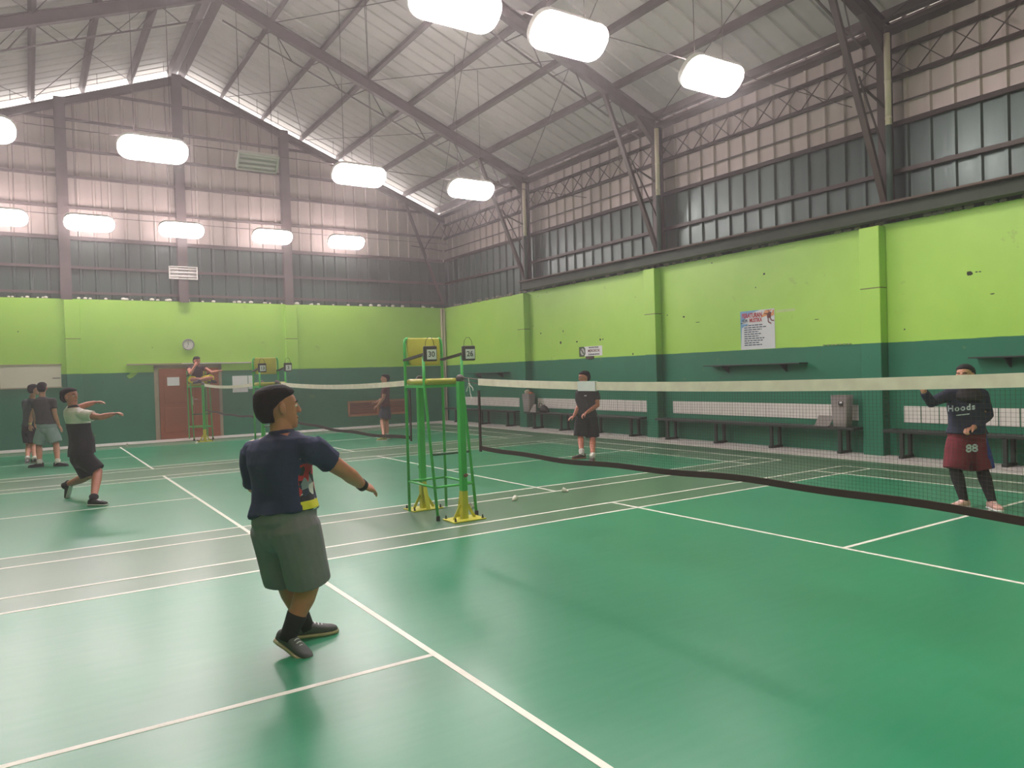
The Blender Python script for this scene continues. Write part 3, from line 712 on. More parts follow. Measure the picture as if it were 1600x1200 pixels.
rl = MB().box((-1.6, YW-.06, 2.13), (1.95, YW, 2.17)).build('wall_rail', mat('beige_rail', 'a9a080', .6), None, False, (.2, YW, 2.15)); tag(rl, 'long beige rail fixed on the wall above the brown door', 'rail')
MB().box((-.2, YW-.07, 2.14), (1.7, YW-.06, 2.16)).build('white_rod', M_white, rl)
t = MB().prism([(-1.62, YW-.002, 1.84), (-1.5, YW-.002, 1.92), (-1.33, YW-.002, 1.92), (-1.45, YW-.002, 1.8), (-1.55, YW-.002, 1.76)], (0, -.003, 0)).build('wall_pennant', mat('lime_flag', '7fb04a', .6), None, False, (-1.5, YW, 1.84)); tag(t, 'small slanted lime patch on the teal wall left of the door', 'pennant')

# ---------------------------------------------------------------- shuttlecocks
M_feather = mat('white_feather', 'e6e2da', .7, 0, .05, 30); M_cork = mat('pale_cork', 'e0d6c6', .6)
def shuttle(p, az, label):
    t = empty('shuttlecock', p, label, 'shuttlecock', 'shuttlecocks on the floor')
    p = Vector(p); d = Vector((math.cos(az), math.sin(az), .28)).normalized()     # cork -> skirt direction
    x = d.cross(Vector((0, 0, 1))).normalized(); y = x.cross(d); c = p+Vector((0, 0, .016))
    def ax(prof, n):
        b = MB().lathe(prof, (0, 0, 0), n); b.v = [tuple(c+x*q[0]+y*q[1]+d*q[2]) for q in b.v]; return b
    ax([(.004, -.014), (.01, -.011), (.0135, -.003), (.0135, .012)], 14).build('cork', M_cork, t, True)
    for k in range(16):
        a = k*math.pi/8; pa = Vector((math.cos(a), math.sin(a))); pt = Vector((-pa.y, pa.x))
        f = lambda r, s, h: c+x*(pa.x*r+pt.x*s)+y*(pa.y*r+pt.y*s)+d*h
        MB().prism([f(.012, -.001, .012), f(.012, .001, .012), f(.024, .006, .045), f(.032, .0065, .07), f(.032, -.005, .072), f(.024, -.004, .045)], (x*pa.x+y*pa.y)*.0012).build('feather', M_feather, t)
for (u, v, a, lb) in ((801, 783, .4, 'shuttlecock lying right of the front umpire chair, left of two'), (887, 769, 2.2, 'shuttlecock lying on the floor right of the other one, near the middle court line'),
                   (740, 793, 3.6, 'shuttlecock lying behind the yellow foot of the front net post'), (306, 694, 1.0, 'shuttlecock lying before the seated umpire'), (197, 697, 5, 'shuttlecock lying by the tiled edge left of the door')):
    shuttle(ground(u, v), a, lb)

# ---------------------------------------------------------------- people
def fuse(mb, name, mats, parent, vox=.007, smooth=5, fac=.5, paint=None, loc=None, noise=0.0):
    """one continuous skin over the overlapping closed shapes in mb"""
    base = Vector(loc) if loc is not None else WL(parent)
    mb.v = [tuple(Vector(v)-base) for v in mb.v]
    o = bpy.data.objects.new('tmp', mb.mesh('tmp', [])); COL.objects.link(o)
    m = o.modifiers.new('r', 'REMESH'); m.mode = 'VOXEL'; m.voxel_size = vox
    m = o.modifiers.new('s', 'SMOOTH'); m.iterations = smooth; m.factor = fac
    dg = bpy.context.evaluated_depsgraph_get(); me = bpy.data.meshes.new_from_object(o.evaluated_get(dg))
    bpy.data.objects.remove(o); me.name = name
    me.materials.clear()
    for k in (mats if isinstance(mats, (list, tuple)) else [mats]): me.materials.append(k)
    if noise:
        from mathutils import noise as nz
        n = len(me.vertices); cs = [0.0]*(3*n); ns = [0.0]*(3*n)
        me.vertices.foreach_get('co', cs); me.vertices.foreach_get('normal', ns)
        for i in range(n):
            j = 3*i; h = noise*nz.noise(Vector(((cs[j]+base.x)*9, (cs[j+1]+base.y)*9, (cs[j+2]+base.z)*5)))
            for q in (0, 1, 2): cs[j+q] += ns[j+q]*h
        me.vertices.foreach_set('co', cs)
    me.polygons.foreach_set('use_smooth', [True]*len(me.polygons))
    if paint:
        mi = [paint(p.center+base, p.normal) for p in me.polygons]; me.polygons.foreach_set('material_index', mi)
    me.update()
    q = bpy.data.objects.new(name, me); COL.objects.link(q); q.location = base
    if parent: q.parent = parent; q.location = base-WL(parent)
    return q
def lerp(a, b, t): return a+(b-a)*t
def bezier(a, b, c, n=6):
    return [(1-t)**2*a+2*t*(1-t)*b+t*t*c for t in [i/n for i in range(n+1)]]
def head_parts(b, H, F, U, k=1.0):
    R = F.cross(U).normalized()
    sec = [(-.117, .018, .058, .084), (-.105, .038, .01, .093), (-.08, .052, -.035, .094), (-.045, .062, -.07, .092), (0, .070, -.09, .094),
           (.03, .0745, -.099, .099), (.06, .0745, -.101, .093), (.085, .066, -.09, .076), (.105, .046, -.062, .046), (.116, .018, -.03, .012)]
    b.loft([(H+U*z*k+F*((f0+f1)/2*k), R, F, w*k, (f1-f0)/2*k, (f1-f0)/2*k) for z, w, f0, f1 in sec], 24, 2.1)
    g = lambda r, f, u: H+R*r*k+F*f*k+U*u*k
    b.tube([g(0, .095, .026), g(0, .106, 0), g(0, .112, -.02)], [.008*k, .0105*k, .0135*k], 10, round_cap=True)
    for s_ in (-1, 1):
        b.ell(g(s_*.011, .105, -.023), (.009*k, .009*k, .008*k), seg=10, rin=6)
        b.ell(g(s_*.084, .0, -.004), (.012*k, .021*k, .035*k), ((R*.9+F*-.35*s_).normalized(), (F+U*.15).normalized(), (U-F*.15).normalized()), 12, 8)
        b.ell(g(s_*.032, .088, .028), (.02*k, .01*k, .006*k), (R, F, U), 10, 6)
    b.tube([g(-.022, .088, -.053), g(0, .095, -.051), g(.022, .088, -.053)], .0062*k, 8, round_cap=True)
    b.tube([g(-.019, .087, -.064), g(0, .094, -.066), g(.019, .087, -.064)], .0068*k, 8, round_cap=True)
def hair_mesh(b, H, F, U, k=1.0, puff=.012, nape=-.075):
    R = F.cross(U).normalized()
    sec = [(nape, .045, -.072, -.03), (nape+.022, .061, -.092, -.032), (-.03, .0745, -.105, -.036), (0, .077, -.112, -.03), (.03, .0795, -.115, .02), (.055, .0795, -.116, .082),
           (.075, .076, -.112, .094), (.095, .066, -.095, .074), (.112, .046, -.06, .04), (.12, .02, -.03, .012)]
    b.loft([(H+U*(z*k+(puff*.8 if z > .05 else 0))+F*((f0-puff+f1+(puff*.3 if z > .05 else 0))/2*k), R, F, (w+puff*.55)*k, (f1-f0+puff)/2*k, (f1-f0+puff)/2*k) for z, w, f0, f1 in sec], 24, 2.1)
def face_details(H, F, U, par, k=1.0):
    R = F.cross(U).normalized(); g = lambda r, f, u: H+R*r*k+F*f*k+U*u*k
    for s_ in (-1, 1):
        e = MB().ell(g(s_*.032, .086, .008), (.0125*k, .0095*k, .0065*k), (R, F, U), 12, 8).build('eye', M_eye, par, True)
        MB().ell(g(s_*.0325, .0925, .008), (.0055*k, .004*k, .0055*k), (R, F, U), 10, 6).build('iris', M_iris, e, True)
        MB().tube([g(s_*.016, .099, .03), g(s_*.033, .098, .036), g(s_*.05, .086, .03)], .0038*k, 6, round_cap=True).build('eyebrow', M_hair, par, True)
    MB().tube([g(-.02, .0915, -.0585), g(0, .0985, -.0585), g(.02, .0915, -.0585)], .0055*k, 6, round_cap=True).build('lips', M_lip, par, True)
def hand_parts(b, W, d, n, side, curl=.5, spread=.0, k=1.0, thumb=.6):
    """W wrist, d pointing along the palm, n out of the palm, side towards the thumb"""
    d = d.normalized(); n = (n-d*n.dot(d)).normalized(); s_ = d.cross(n).normalized()
    if s_.dot(side) < 0: s_ = -s_
    b.loft([(W+d*t*k, s_, n, w*k, h*k, h*k) for t, w, h in ((-.015, .026, .020), (.01, .030, .018), (.04, .040, .017), (.075, .043, .0155), (.092, .039, .012))], 14, 2.6)
    for i, (o, L) in enumerate(((.030, .070), (.0105, .078), (-.010, .072), (-.029, .056))):
        p = W+d*.082*k+s_*o*k; dd = (d+s_*(o*spread*12)).normalized(); a = 0; P = [p-dd*.02*k]; R_ = [.0095*k]
        P.append(p); R_.append(.0095*k)
        for j, f in enumerate((.45, .32, .23)):
            a += curl*(.6 if j == 0 else .85); v = dd*math.cos(a)+n*math.sin(a); p = p+v*L*f*k; P.append(p); R_.append((.009, .0082, .0072)[j]*k)
        b.tube(P, R_, 8, round_cap=True)
    p = W+d*.022*k+s_*.026*k; v = (d*.75+s_*.65+n*thumb*.4).normalized(); v2 = (d*.95+s_*.12+n*thumb).normalized()
    b.tube([p-v*.012*k, p+v*.035*k, p+v*.035*k+v2*.03*k, p+v*.035*k+v2*.052*k], [.014*k, .0125*k, .011*k, .009*k], 8, round_cap=True)
def limb(b, A, B, C, r, n=14):
    """two-segment limb with tapering and a muscle belly"""
    P = [A, lerp(A, B, .35), lerp(A, B, .75), B, lerp(B, C, .28), lerp(B, C, .7), C]
    b.tube(P, r, n, round_cap=True)
def shoe(par, ank, toe_dir, up, L, mu, ms, sock=None, sockh=.1):
    """ank: ankle joint; toe_dir along the foot; up normal of the sole"""
    d = toe_dir.normalized(); up = (up-d*up.dot(d)).normalized(); s_ = d.cross(up).normalized()
    o = ank-up*.085-d*L*.27
    R_ = lambda t, w, h, z0=.012: (o+d*L*t+up*(z0+h/2), s_, up, w, h/2, h/2)
    b = MB().loft([R_(.0, .018, .05), R_(.02, .03, .068), (R_(.12, .036, .085)), R_(.25, .037, .088), R_(.4, .04, .078), R_(.55, .044, .062), R_(.72, .047, .05), R_(.88, .04, .042), R_(.97, .024, .032), R_(1.0, .01, .02)], 18, 2.7)
    b.tube([ank-up*.03, ank+up*.012], [.043, .040], 14)
    u = fuse(b, 'shoe', mu, par, .006, 3)
    S = lambda t, w: (o+d*L*t+up*.011, s_, up, w, .012, .012)
    MB().loft([S(-.015, .02), S(.01, .034), S(.15, .041), S(.35, .04), S(.5, .045), S(.72, .051), S(.88, .044), S(.98, .027), S(1.02, .01)], 18, 4).build('sole', ms, u, True)
    for k in range(4):
        t = .42+.075*k; h = .012+(.079-.06*(t-.4)*1.6)+.001
        MB().tube([o+d*L*t+s_*-.018+up*(h-.006), o+d*L*t+up*h, o+d*L*t+s_*.018+up*(h-.006)], .003, 6).build('lace', M_white if mu is not M_shoepink else M_white, u)
def person(label, J, k=1.0, skin=None, shirt=None, sleeve=.5, shorts=None, leg_cut=.95, shoes=None, socks=None, hair='short', girth=1.0, hem=0.0, hands=None,
           shirt_paint=None, shorts_paint=None, leggings=None, face=True, shorts_flare=.0, collar=None, vox=.0075, hair_puff=.012):
    """J: joints in world space"""
    P_, C_, N_, H_ = J['pelvis'], J['chest'], J['neck'], J['head']
    F, U = J['face'].normalized(), J['up'].normalized(); U = (U-F*U.dot(F)).normalized()
    sl, sr, hl, hr_ = J['shoulder'][0], J['shoulder'][1], J['hip'][0], J['hip'][1]
    loc = Vector((P_.x, P_.y, min(J['ankle'][0].z, J['ankle'][1].z)-.08))
    rs = (sr-sl).normalized(); rh = (hr_-hl).normalized()
    axis = (N_-P_).normalized()
    fs = axis.cross(-rs).normalized(); fh = axis.cross(-rh).normalized()
    if fs.dot(J['front']) < 0: fs = -fs
    if fh.dot(J['front']) < 0: fh = -fh
    wS = (sr-sl).length/2; g = girth
    def torso(off, z0=-.12, top=True, flare=0.0):
        R_ = []
        tab = [(-.16, .10*g, .085*g, .105*g, 0), (-.06, .165*g, .115*g, .125*g, 0), (.04, .168*g, .12*g, .118*g, 0), (.2, .152*g, .118*g*(1.1 if g > 1.1 else 1), .1*g, .2), (.42, .158*g, .118*g, .105*g, .5), (.62, .168*g, .115*g, .11*g, .8), (.8, .165*g, .10*g, .11*g, 1), (.92, .14*g, .075*g, .095*g, 1), (1.0, .075, .055, .065, 1)]
        Lt = (N_-P_).length
        for t, a, bf, bb, m in tab:
            if t < z0: continue
            if t > .93 and not top: continue
            c = lerp(P_, C_, t/.62) if t <= .62 else lerp(C_, N_, (t-.62)/.38)
            x = lerp(rh, rs, m).normalized(); f = lerp(fh, fs, m); f = (f-x*f.dot(x)).normalized()
            fl = flare*max(0, (.45-t))
            R_.append((c, x, f, a+off+fl, bf+off+fl, bb+off+fl))
        return R_
    body = MB()
    body.loft(torso(0), 24, 2.3)
    body.tube([lerp(C_, N_, .75), N_, lerp(N_, H_, .55), lerp(N_, H_, .75)-F*.01], [.075, .06*max(1, g*.95), .054*max(1, g*.95), .05], 14)
    head_parts(body, H_, F, U, k)
    body.tube([sl, lerp(sl, sr, .5), sr], [.06, .075, .06], 12, round_cap=True)
    lr = lambda s_: [.062*s_, .054*s_, .046*s_, .041*s_, .043*s_, .034*s_, .0265*s_]
    ll = lambda s_: [.095*s_, .086*s_, .066*s_, .056*s_, .06*s_, .046*s_, .036*s_]
    ga = max(1, .5+g*.5)
    for i in (0, 1):
        limb(body, J['shoulder'][i], J['elbow'][i], J['wrist'][i], lr(ga))
        limb(body, J['hip'][i], J['knee'][i], J['ankle'][i], ll(ga))
        h = hands[i]; hand_parts(body, J['wrist'][i], h[0], h[1], h[2], *(h[3:] if len(h) > 3 else ()))
    root = fuse(body, 'person', skin, None, vox, 4, .5, loc=loc)
    tag(root, label, 'person')
    if hair == 'short':
        b = MB(); hair_mesh(b, H_, F, U, k, hair_puff); fuse(b, 'hair', M_hair, root, .007, 4, noise=.006)
    if hair == 'bun':
        b = MB(); hair_mesh(b, H_, F, U, k, hair_puff); b.ell(H_-F*.115+U*.06, (.045, .045, .045)); fuse(b, 'hair', M_hair, root, .007, 4, noise=.006)
    if face: face_details(H_, F, U, root, k)
    if leggings:
        b = MB()
        for i in (0, 1):
            r = [q+.006 for q in ll(ga)]
            limb(b, J['hip'][i], J['knee'][i], J['ankle'][i], r)
        fuse(b, 'leggings', leggings, root, .008, 3)
    if shirt:
        b = MB(); b.loft(torso(.014, hem, True, .05), 26, 2.3)
        b.tube([sl, lerp(sl, sr, .5)+(N_-C_)*.03, sr], [.074, .082, .074], 12, round_cap=True)
        for i in (0, 1):
            S, E, W = J['shoulder'][i], J['elbow'][i], J['wrist'][i]
            sv = sleeve[i] if isinstance(sleeve, tuple) else sleeve
            if sv <= 1: b.tube([S, lerp(S, E, sv*.5), lerp(S, E, sv)], [.078*ga, .072*ga, .070*ga], 14)
            else: b.tube([S, lerp(S, E, .5), E, lerp(E, W, .5), lerp(E, W, sv-1)], [.076, .068, .06, .055, .043], 14)
        so = fuse(b, 'shirt', shirt, root, .008, 4, paint=shirt_paint, noise=.012 if g < 1.15 else .02)
        b = MB(); ax = (lerp(N_, H_, .35)-N_).normalized()
        b.tube([N_-ax*.022, N_+ax*.014], [.078*max(1, g*.92), .066*max(1, g*.92)], 18)
        fuse(b, 'collar', collar or (shirt[0] if isinstance(shirt, list) else shirt), so, .007, 2)
    if shorts:
        b = MB()
        R_ = [r for r in torso(.017, -.2) ][:4]
        b.loft(R_, 24, 2.3)
        for i in (0, 1):
            A, K, Q = J['hip'][i], J['knee'][i], J['ankle'][i]
            e = lerp(A, K, leg_cut) if leg_cut <= 1 else lerp(K, Q, leg_cut-1)
            b.tube([A+(P_-A)*.2+axis*.05, A+(P_-A)*.12, lerp(A, e, .4), lerp(A, e, .75), e], [.10*g, .122*g, .114*ga+shorts_flare*.5, .105*ga+shorts_flare, .1*ga+shorts_flare], 18)
        b.ell(lerp(hl, hr_, .5)-fh*.01, (.15*g, .125*g, .12*g), (rh, fh, axis), 18, 12)
        fuse(b, 'shorts', shorts, root, .008, 4, paint=shorts_paint, noise=.008)
    for i in (0, 1):
        K, Q = J['knee'][i], J['ankle'][i]
        if socks:
            sh = socks[1]; a = (K-Q).normalized()
            MB().tube([Q-a*.04, Q, Q+a*sh*.5, Q+a*sh], [.047, .045*ga, .049*ga, .056*ga], 16).build('sock', socks[0], root, True)
        if shoes: shoe(root, Q, J['toe'][i], J.get('soleup', (Vector((0, 0, 1)),)*2)[i], shoes[2], shoes[0], shoes[1])
    return root
def decal(name, target, s, size, c, X, Y, dirn, m, lift=.007, **kw):
    """lettering printed on cloth: projected onto the fused mesh"""
    me = target.data; base = WL(target)
    bv = BVHTree.FromPolygons([v.co+base for v in me.vertices], [tuple(p.vertices) for p in me.polygons])
    vs, fs = text_mesh(s, size, depth=0, **kw); X, Y = Vector(X).normalized(), Vector(Y).normalized(); d = Vector(dirn).normalized(); P = []
    bm = bmesh.new(); V = [bm.verts.new(q) for q in vs]
    for f in fs:
        try: bm.faces.new([V[i] for i in f])
        except ValueError: pass
    bmesh.ops.triangulate(bm, faces=bm.faces[:])
    for _ in range(4):
        L = [e for e in bm.edges if e.calc_length() > .009]
        if L: bmesh.ops.subdivide_edges(bm, edges=L, cuts=1); bmesh.ops.triangulate(bm, faces=bm.faces[:])
    bm.verts.index_update(); vs = [tuple(q.co) for q in bm.verts]; fs = [tuple(q.index for q in f.verts) for f in bm.faces]; bm.free()
    for a, bb, _ in vs:
        o = Vector(c)+X*a+Y*bb-d*.02; h = bv.ray_cast(o, d)
        P.append((h[0] if h[0] else Vector(c)+X*a+Y*bb)-d*lift)
    return MB().add(P, fs).build(name, m, target)
r_, f_ = Vector((CR.x, CR.y, 0)).normalized(), Vector((CF.x, CF.y, 0)).normalized(); z_ = Vector((0, 0, 1))
def dirv(a, b, c=0): return (r_*a+f_*b+z_*c).normalized()
M_shoegrey = mat('grey_knit_shoe', '58595a', .8, 0, .2, 30); M_soletan = mat('tan_rubber_sole', 'b3a284', .6, 0, .12, 12)
M_shoeblk = mat('black_shoe', '2a2a2e', .6, 0, .2, 20); M_solewhite = mat('white_sole', 'd4d2d0', .5, 0, .06, 10)
M_shoepink = mat('pale_pink_shoe', 'd2a59b', .6, 0, .2, 25); M_sockblk = mat('black_sock', '262629', .9, 0, .15, 30); M_sockwht = mat('white_sock', 'd8d4cc', .9, 0, .1, 30)
def cloth(name, c, bump=.35):
    return mat(name, c, .85, 0, .16, 9, bump, 22)

# --- 1: the foreground player
D = 4.39
def pj(D):
    return lambda u, v, d=0.0: at(u, v, D+d)
a = pj(D)
J = dict(pelvis=a(444, 806, .02), chest=a(436, 722, 0), neck=a(440, 676, .01), head=a(436, 639, .02), face=dirv(.86, .5, .06), up=dirv(-.05, .05, 1), front=dirv(.53, .85),
         shoulder=(a(398, 704, .13), a(484, 700, -.1)), elbow=(a(397, 760, .22), a(541, 738, .06)), wrist=(a(432, 775, .44), a(566, 758, .22)),
         hip=(a(428, 828, .1), a(463, 826, -.06)), knee=(a(447, 908, .2), a(484, 912, .02)), ankle=(ground(478, 978, .085), ground(452, 1003, .17)-f_*.0),
         toe=(dirv(.93, .36, 0), dirv(.8, -.42, -.33)), soleup=(z_, dirv(.3, -.1, 1)))
J['ankle'] = (at(476, 974, 4.62), at(452, 990, 4.36))
M_navy1 = cloth('navy_jersey', '2a3358'); M_grey1 = cloth('grey_marl_shorts', '7d7880')
def print_mat():
    t = NT('printed_jersey_panel'); p = t.pos(); z = t.xyz(p)[2]
    v = t.n('ShaderNodeTexVoronoi', Scale=22.0); t.l(p, v.inputs['Vector'])
    r = t.n('ShaderNodeValToRGB'); r.color_ramp.interpolation = 'CONSTANT'
    el = r.color_ramp.elements; el[0].position = 0; el[0].color = lin('2a2c38'); el[1].position = .3; el[1].color = lin('8a8f9c')
    for q, c in ((.45, 'b9303c'), (.62, 'd24450'), (.72, 'd8d4d4'), (.8, '3a3f58')): e = el.new(q); e.color = lin(c)
    sx = t.n('ShaderNodeSeparateColor'); t.l(v.outputs['Color'], sx.inputs[0]); t.l(sx.outputs[0], r.inputs[0])
    c = t.mix(t.band(z, 0.855, 0.90), r.outputs[0], lin('d8cf30'))
    g = t.math('LESS_THAN', sx.outputs[1], .75)
    c = t.mix(t.math('MULTIPLY', t.band(z, 1.02, 1.14), g), c, lin('c2323f'))
    c = t.mix(t.math('MULTIPLY', t.band(z, 1.14, 1.2), g), c, lin('b9b043'))
    t.l(c, t.b.inputs['Base Color']); t.b.inputs['Roughness'].default_value = .8
    return t.m
fr1 = dirv(.53, .85); rt1 = fr1.cross(z_).normalized(); pc1 = J['chest']
def paint1(c, n):
    q = c-pc1; x = q.dot(rt1); f = q.dot(fr1)
    return 1 if (f > -.035 and abs(x) < .235 and c.z < 1.21 and n.dot(fr1) > -.25) else 0
man1 = person('man in navy jersey and grey shorts swinging his arm, seen from behind', J, skin=M_skin, shirt=[M_navy1, print_mat()], sleeve=(.98, .6), k=1.06, shorts=M_grey1, leg_cut=.97, shoes=(M_shoegrey, M_soletan, .275),
       socks=(M_sockblk, .12), girth=1.2, hem=-.02, shirt_paint=paint1, vox=.0065, hair_puff=.024, shorts_flare=.02,
       hands=((dirv(.6, .7, .1), dirv(.3, .2, -1), dirv(0, 0, 1), .7), (dirv(.55, .7, -.35), dirv(-.5, .2, -.8), dirv(.1, .3, .9), .45, .1)))
w_ = J['wrist'][1]; e_ = J['elbow'][1]; dd_ = (w_-e_).normalized()
wt = MB().tube([w_-dd_*.02, w_+dd_*.012], .037, 18).build('wristwatch', M_dark, man1, True)
MB().ell(w_-dd_*.004+z_*.034, (.017, .017, .006)).build('watch_face', M_blackbox, wt, True)

# --- 2: running player at the left
D = 10.46; a = pj(D); S_ = 1/110.8
J = dict(pelvis=a(128, 706), chest=a(122, 660), neck=a(114, 636), head=a(110, 620, .02), face=dirv(.93, -.2, .05), up=dirv(-.1, 0, 1), front=dirv(.85, -.4),
         shoulder=(a(108, 643, .16), a(130, 648, -.14)), elbow=(a(131, 634, .3), a(157, 652, -.2)), wrist=(a(147, 629, .4), a(177, 647, -.12)),
         hip=(a(125, 716, .09), a(131, 716, -.07)), knee=(a(138, 744, .14), a(153, 736, -.06)), ankle=(a(103, 758, .2), a(144, 773, -.04)),
         toe=(dirv(-.35, .1, -.9), dirv(.98, -.1, 0)), soleup=(dirv(-.9, 0, .35), z_))
J['ankle'] = (J['ankle'][0], ground(146, 780, .085))
M_cream = cloth('white_jersey', 'e8ded8'); M_blk2 = cloth('black_cloth', '26262c')
zc = a(120, 661).z
man2 = person('running player in white topped black jersey and black shorts, at the left', J, skin=M_skin, shirt=[M_blk2, M_cream], sleeve=.55, shorts=M_blk2, leg_cut=.98, shoes=(M_shoeblk, M_solewhite, .27), girth=1.12, hem=-.1,
       shirt_paint=lambda c, n: 1 if c.z > zc else 0, hair='bun', socks=(M_sockblk, .05), hair_puff=.02,
       hands=((dirv(.9, .3, .1), dirv(0, 0, -1), dirv(0, 1, 0), .5), (dirv(.95, -.1, .15), dirv(0, 0, -1), dirv(0, 1, 0), .7)))

# --- 3: man in charcoal shirt and pale shorts
D = 15.24; a = pj(D)
J = dict(pelvis=a(73, 664), chest=a(68, 638), neck=a(66, 621), head=a(66, 607), face=dirv(-.35, .9, -.1), up=dirv(0, 0, 1), front=dirv(.2, .95),
         shoulder=(a(55.5, 628, 0), a(82, 627, 0)), elbow=(a(53, 645, .08), a(86, 648, -.02)), wrist=(a(55, 660, .2), a(92, 665, .05)),
         hip=(a(67, 671), a(79, 671)), knee=(a(61, 697), a(88, 695)), ankle=(ground(62, 723, .085), ground(90, 722, .085)), toe=(dirv(-.75, -.4, 0), dirv(.98, .15, 0)))
person('man in charcoal shirt and pale grey shorts, back turned, at the far left', J, skin=M_skin2, shirt=cloth('charcoal_shirt', '3d3a3b'), sleeve=.55, shorts=cloth('pale_grey_shorts', '8fa3a3'), leg_cut=.86, shoes=(M_shoeblk, M_shoeblk, .27),
       socks=(M_sockwht, .05), hem=-.05, shorts_flare=.025, girth=1.05, hands=((dirv(0, .2, -1), dirv(1, 0, 0), dirv(0, 1, 0), .5), (dirv(.5, .1, -.9), dirv(-1, 0, 0), dirv(0, 1, 0), .4)))
# --- 4: man behind him
D = 16.6; a = pj(D)
J = dict(pelvis=a(47, 668), chest=a(47, 640), neck=a(50, 623), head=a(53, 609), face=dirv(.5, .8, 0), up=dirv(0, 0, 1), front=dirv(.5, .85),
         shoulder=(a(40, 629, .08), a(58, 629, -.12)), elbow=(a(40, 648, .1), a(49, 651, -.3)), wrist=(a(46, 664, .2), a(47, 664, -.36)),
         hip=(a(43, 674, .05), a(52, 674, -.05)), knee=(a(45, 696, .05), a(53, 696, -.05)), ankle=(ground(43, 717, .085), ground(54, 717, .085)), toe=(dirv(.4, -.7, 0), dirv(.95, -.2, 0)))
m4 = person('man in dark blue shirt half hidden behind the man in charcoal shirt', J, skin=M_skin2, shirt=cloth('dark_slate_blue_shirt', '35434d'), sleeve=.6, shorts=M_blk2, leg_cut=.8, shoes=(M_shoegrey, M_solewhite, .27),
       socks=(M_sockwht, .06), hem=-.05, hands=((dirv(.2, .2, -1), dirv(0, 1, 0), dirv(1, 0, 0), .6), (dirv(.05, -.1, -1), dirv(0, 1, 0), dirv(1, 0, 0), .6)))
w_ = J['wrist'][1]; MB().tube([w_+z_*.01, w_+z_*.045], .034, 14).build('wristband', mat('pale_yellow_band', 'cfc27a', .7), m4, True)

# --- 5: the umpire on the far chair
D = 20.75; a = pj(D)
X0, Y0, Z0 = .12, 15.5, 1.565
v = lambda x, y, z: Vector((X0+x, Y0+y, Z0+z))
J = dict(pelvis=v(-.02, .02, .11), chest=v(-.06, -.12, .36), neck=v(-.07, -.22, .5), head=v(-.06, -.28, .63), face=Vector((.25, -.95, -.1)), up=Vector((0, -.2, 1)), front=Vector((0, -1, .2)),
         shoulder=(v(.13, -.16, .44), v(-.26, -.14, .44)), elbow=(v(.3, -.36, .3), v(-.26, -.42, .28)), wrist=(v(.45, -.52, .33), v(-.14, -.42, .5)),
         hip=(v(.08, -.04, .09), v(-.12, -.04, .09)), knee=(v(.28, -.4, .15), v(-.24, -.4, .12)), ankle=(v(-.06, -.42, .1), v(.26, -.36, .1)),
         toe=(Vector((-1, -.3, -.1)), Vector((1, -.4, -.1))), soleup=(Vector((-.1, .4, 1)), Vector((.1, .4, 1))))
M_yelsh = cloth('bright_yellow_shorts', 'd6c81e'); M_tank = cloth('dark_red_black_tank', '3a2628')
person('umpire in dark top and bright yellow shorts sitting cross-legged on the far chair', J, skin=M_skin, shirt=M_tank, sleeve=.25, shorts=M_yelsh, leg_cut=.98, shoes=(M_shoeblk, M_shoeblk, .25),
       girth=.98, hem=0, hands=((dirv(.8, -.4, .2), dirv(0, 0, -1), dirv(0, 1, 0), .2, .2), (Vector((.3, .3, .8)), Vector((.5, .8, 0)), Vector((1, 0, 0)), 1.0)))

# --- 6: far player in maroon
D = 19.66; a = pj(D)
J = dict(pelvis=a(602, 637), chest=a(602, 617), neck=a(602.5, 603), head=a(601.5, 592), face=dirv(-.95, -.25, 0), up=dirv(0, 0, 1), front=dirv(-.9, -.35),
         shoulder=(a(601, 610, -.18), a(604, 609, .18)), elbow=(a(599, 622, -.22), a(600, 621, .2)), wrist=(a(590, 634, -.16), a(588, 629, .12)),
         hip=(a(601, 642, -.09), a(604, 642, .09)), knee=(a(597, 658, -.1), a(604, 660, .08)), ankle=(ground(600, 683, .085), ground(605, 681, .085)), toe=(dirv(-.9, -.3, 0), dirv(-.9, -.1, 0)))
person('far player in maroon shirt and navy shorts before the wooden louvre window', J, skin=M_skin2, shirt=cloth('maroon_shirt', '5e2a30'), sleeve=.5, shorts=cloth('navy_shorts', '2f3346'), leg_cut=.72, shoes=(mat('olive_yellow_shoe', '8f9140', .6), M_solewhite, .26),
       girth=.92, hem=-.04, shorts_flare=.02, socks=(M_sockwht, .04), hands=((dirv(-.8, 0, -.4), dirv(0, 0, -1), dirv(0, -1, 0), .8), (dirv(-.9, 0, .1), dirv(0, 0, -1), dirv(0, 1, 0), .8)))

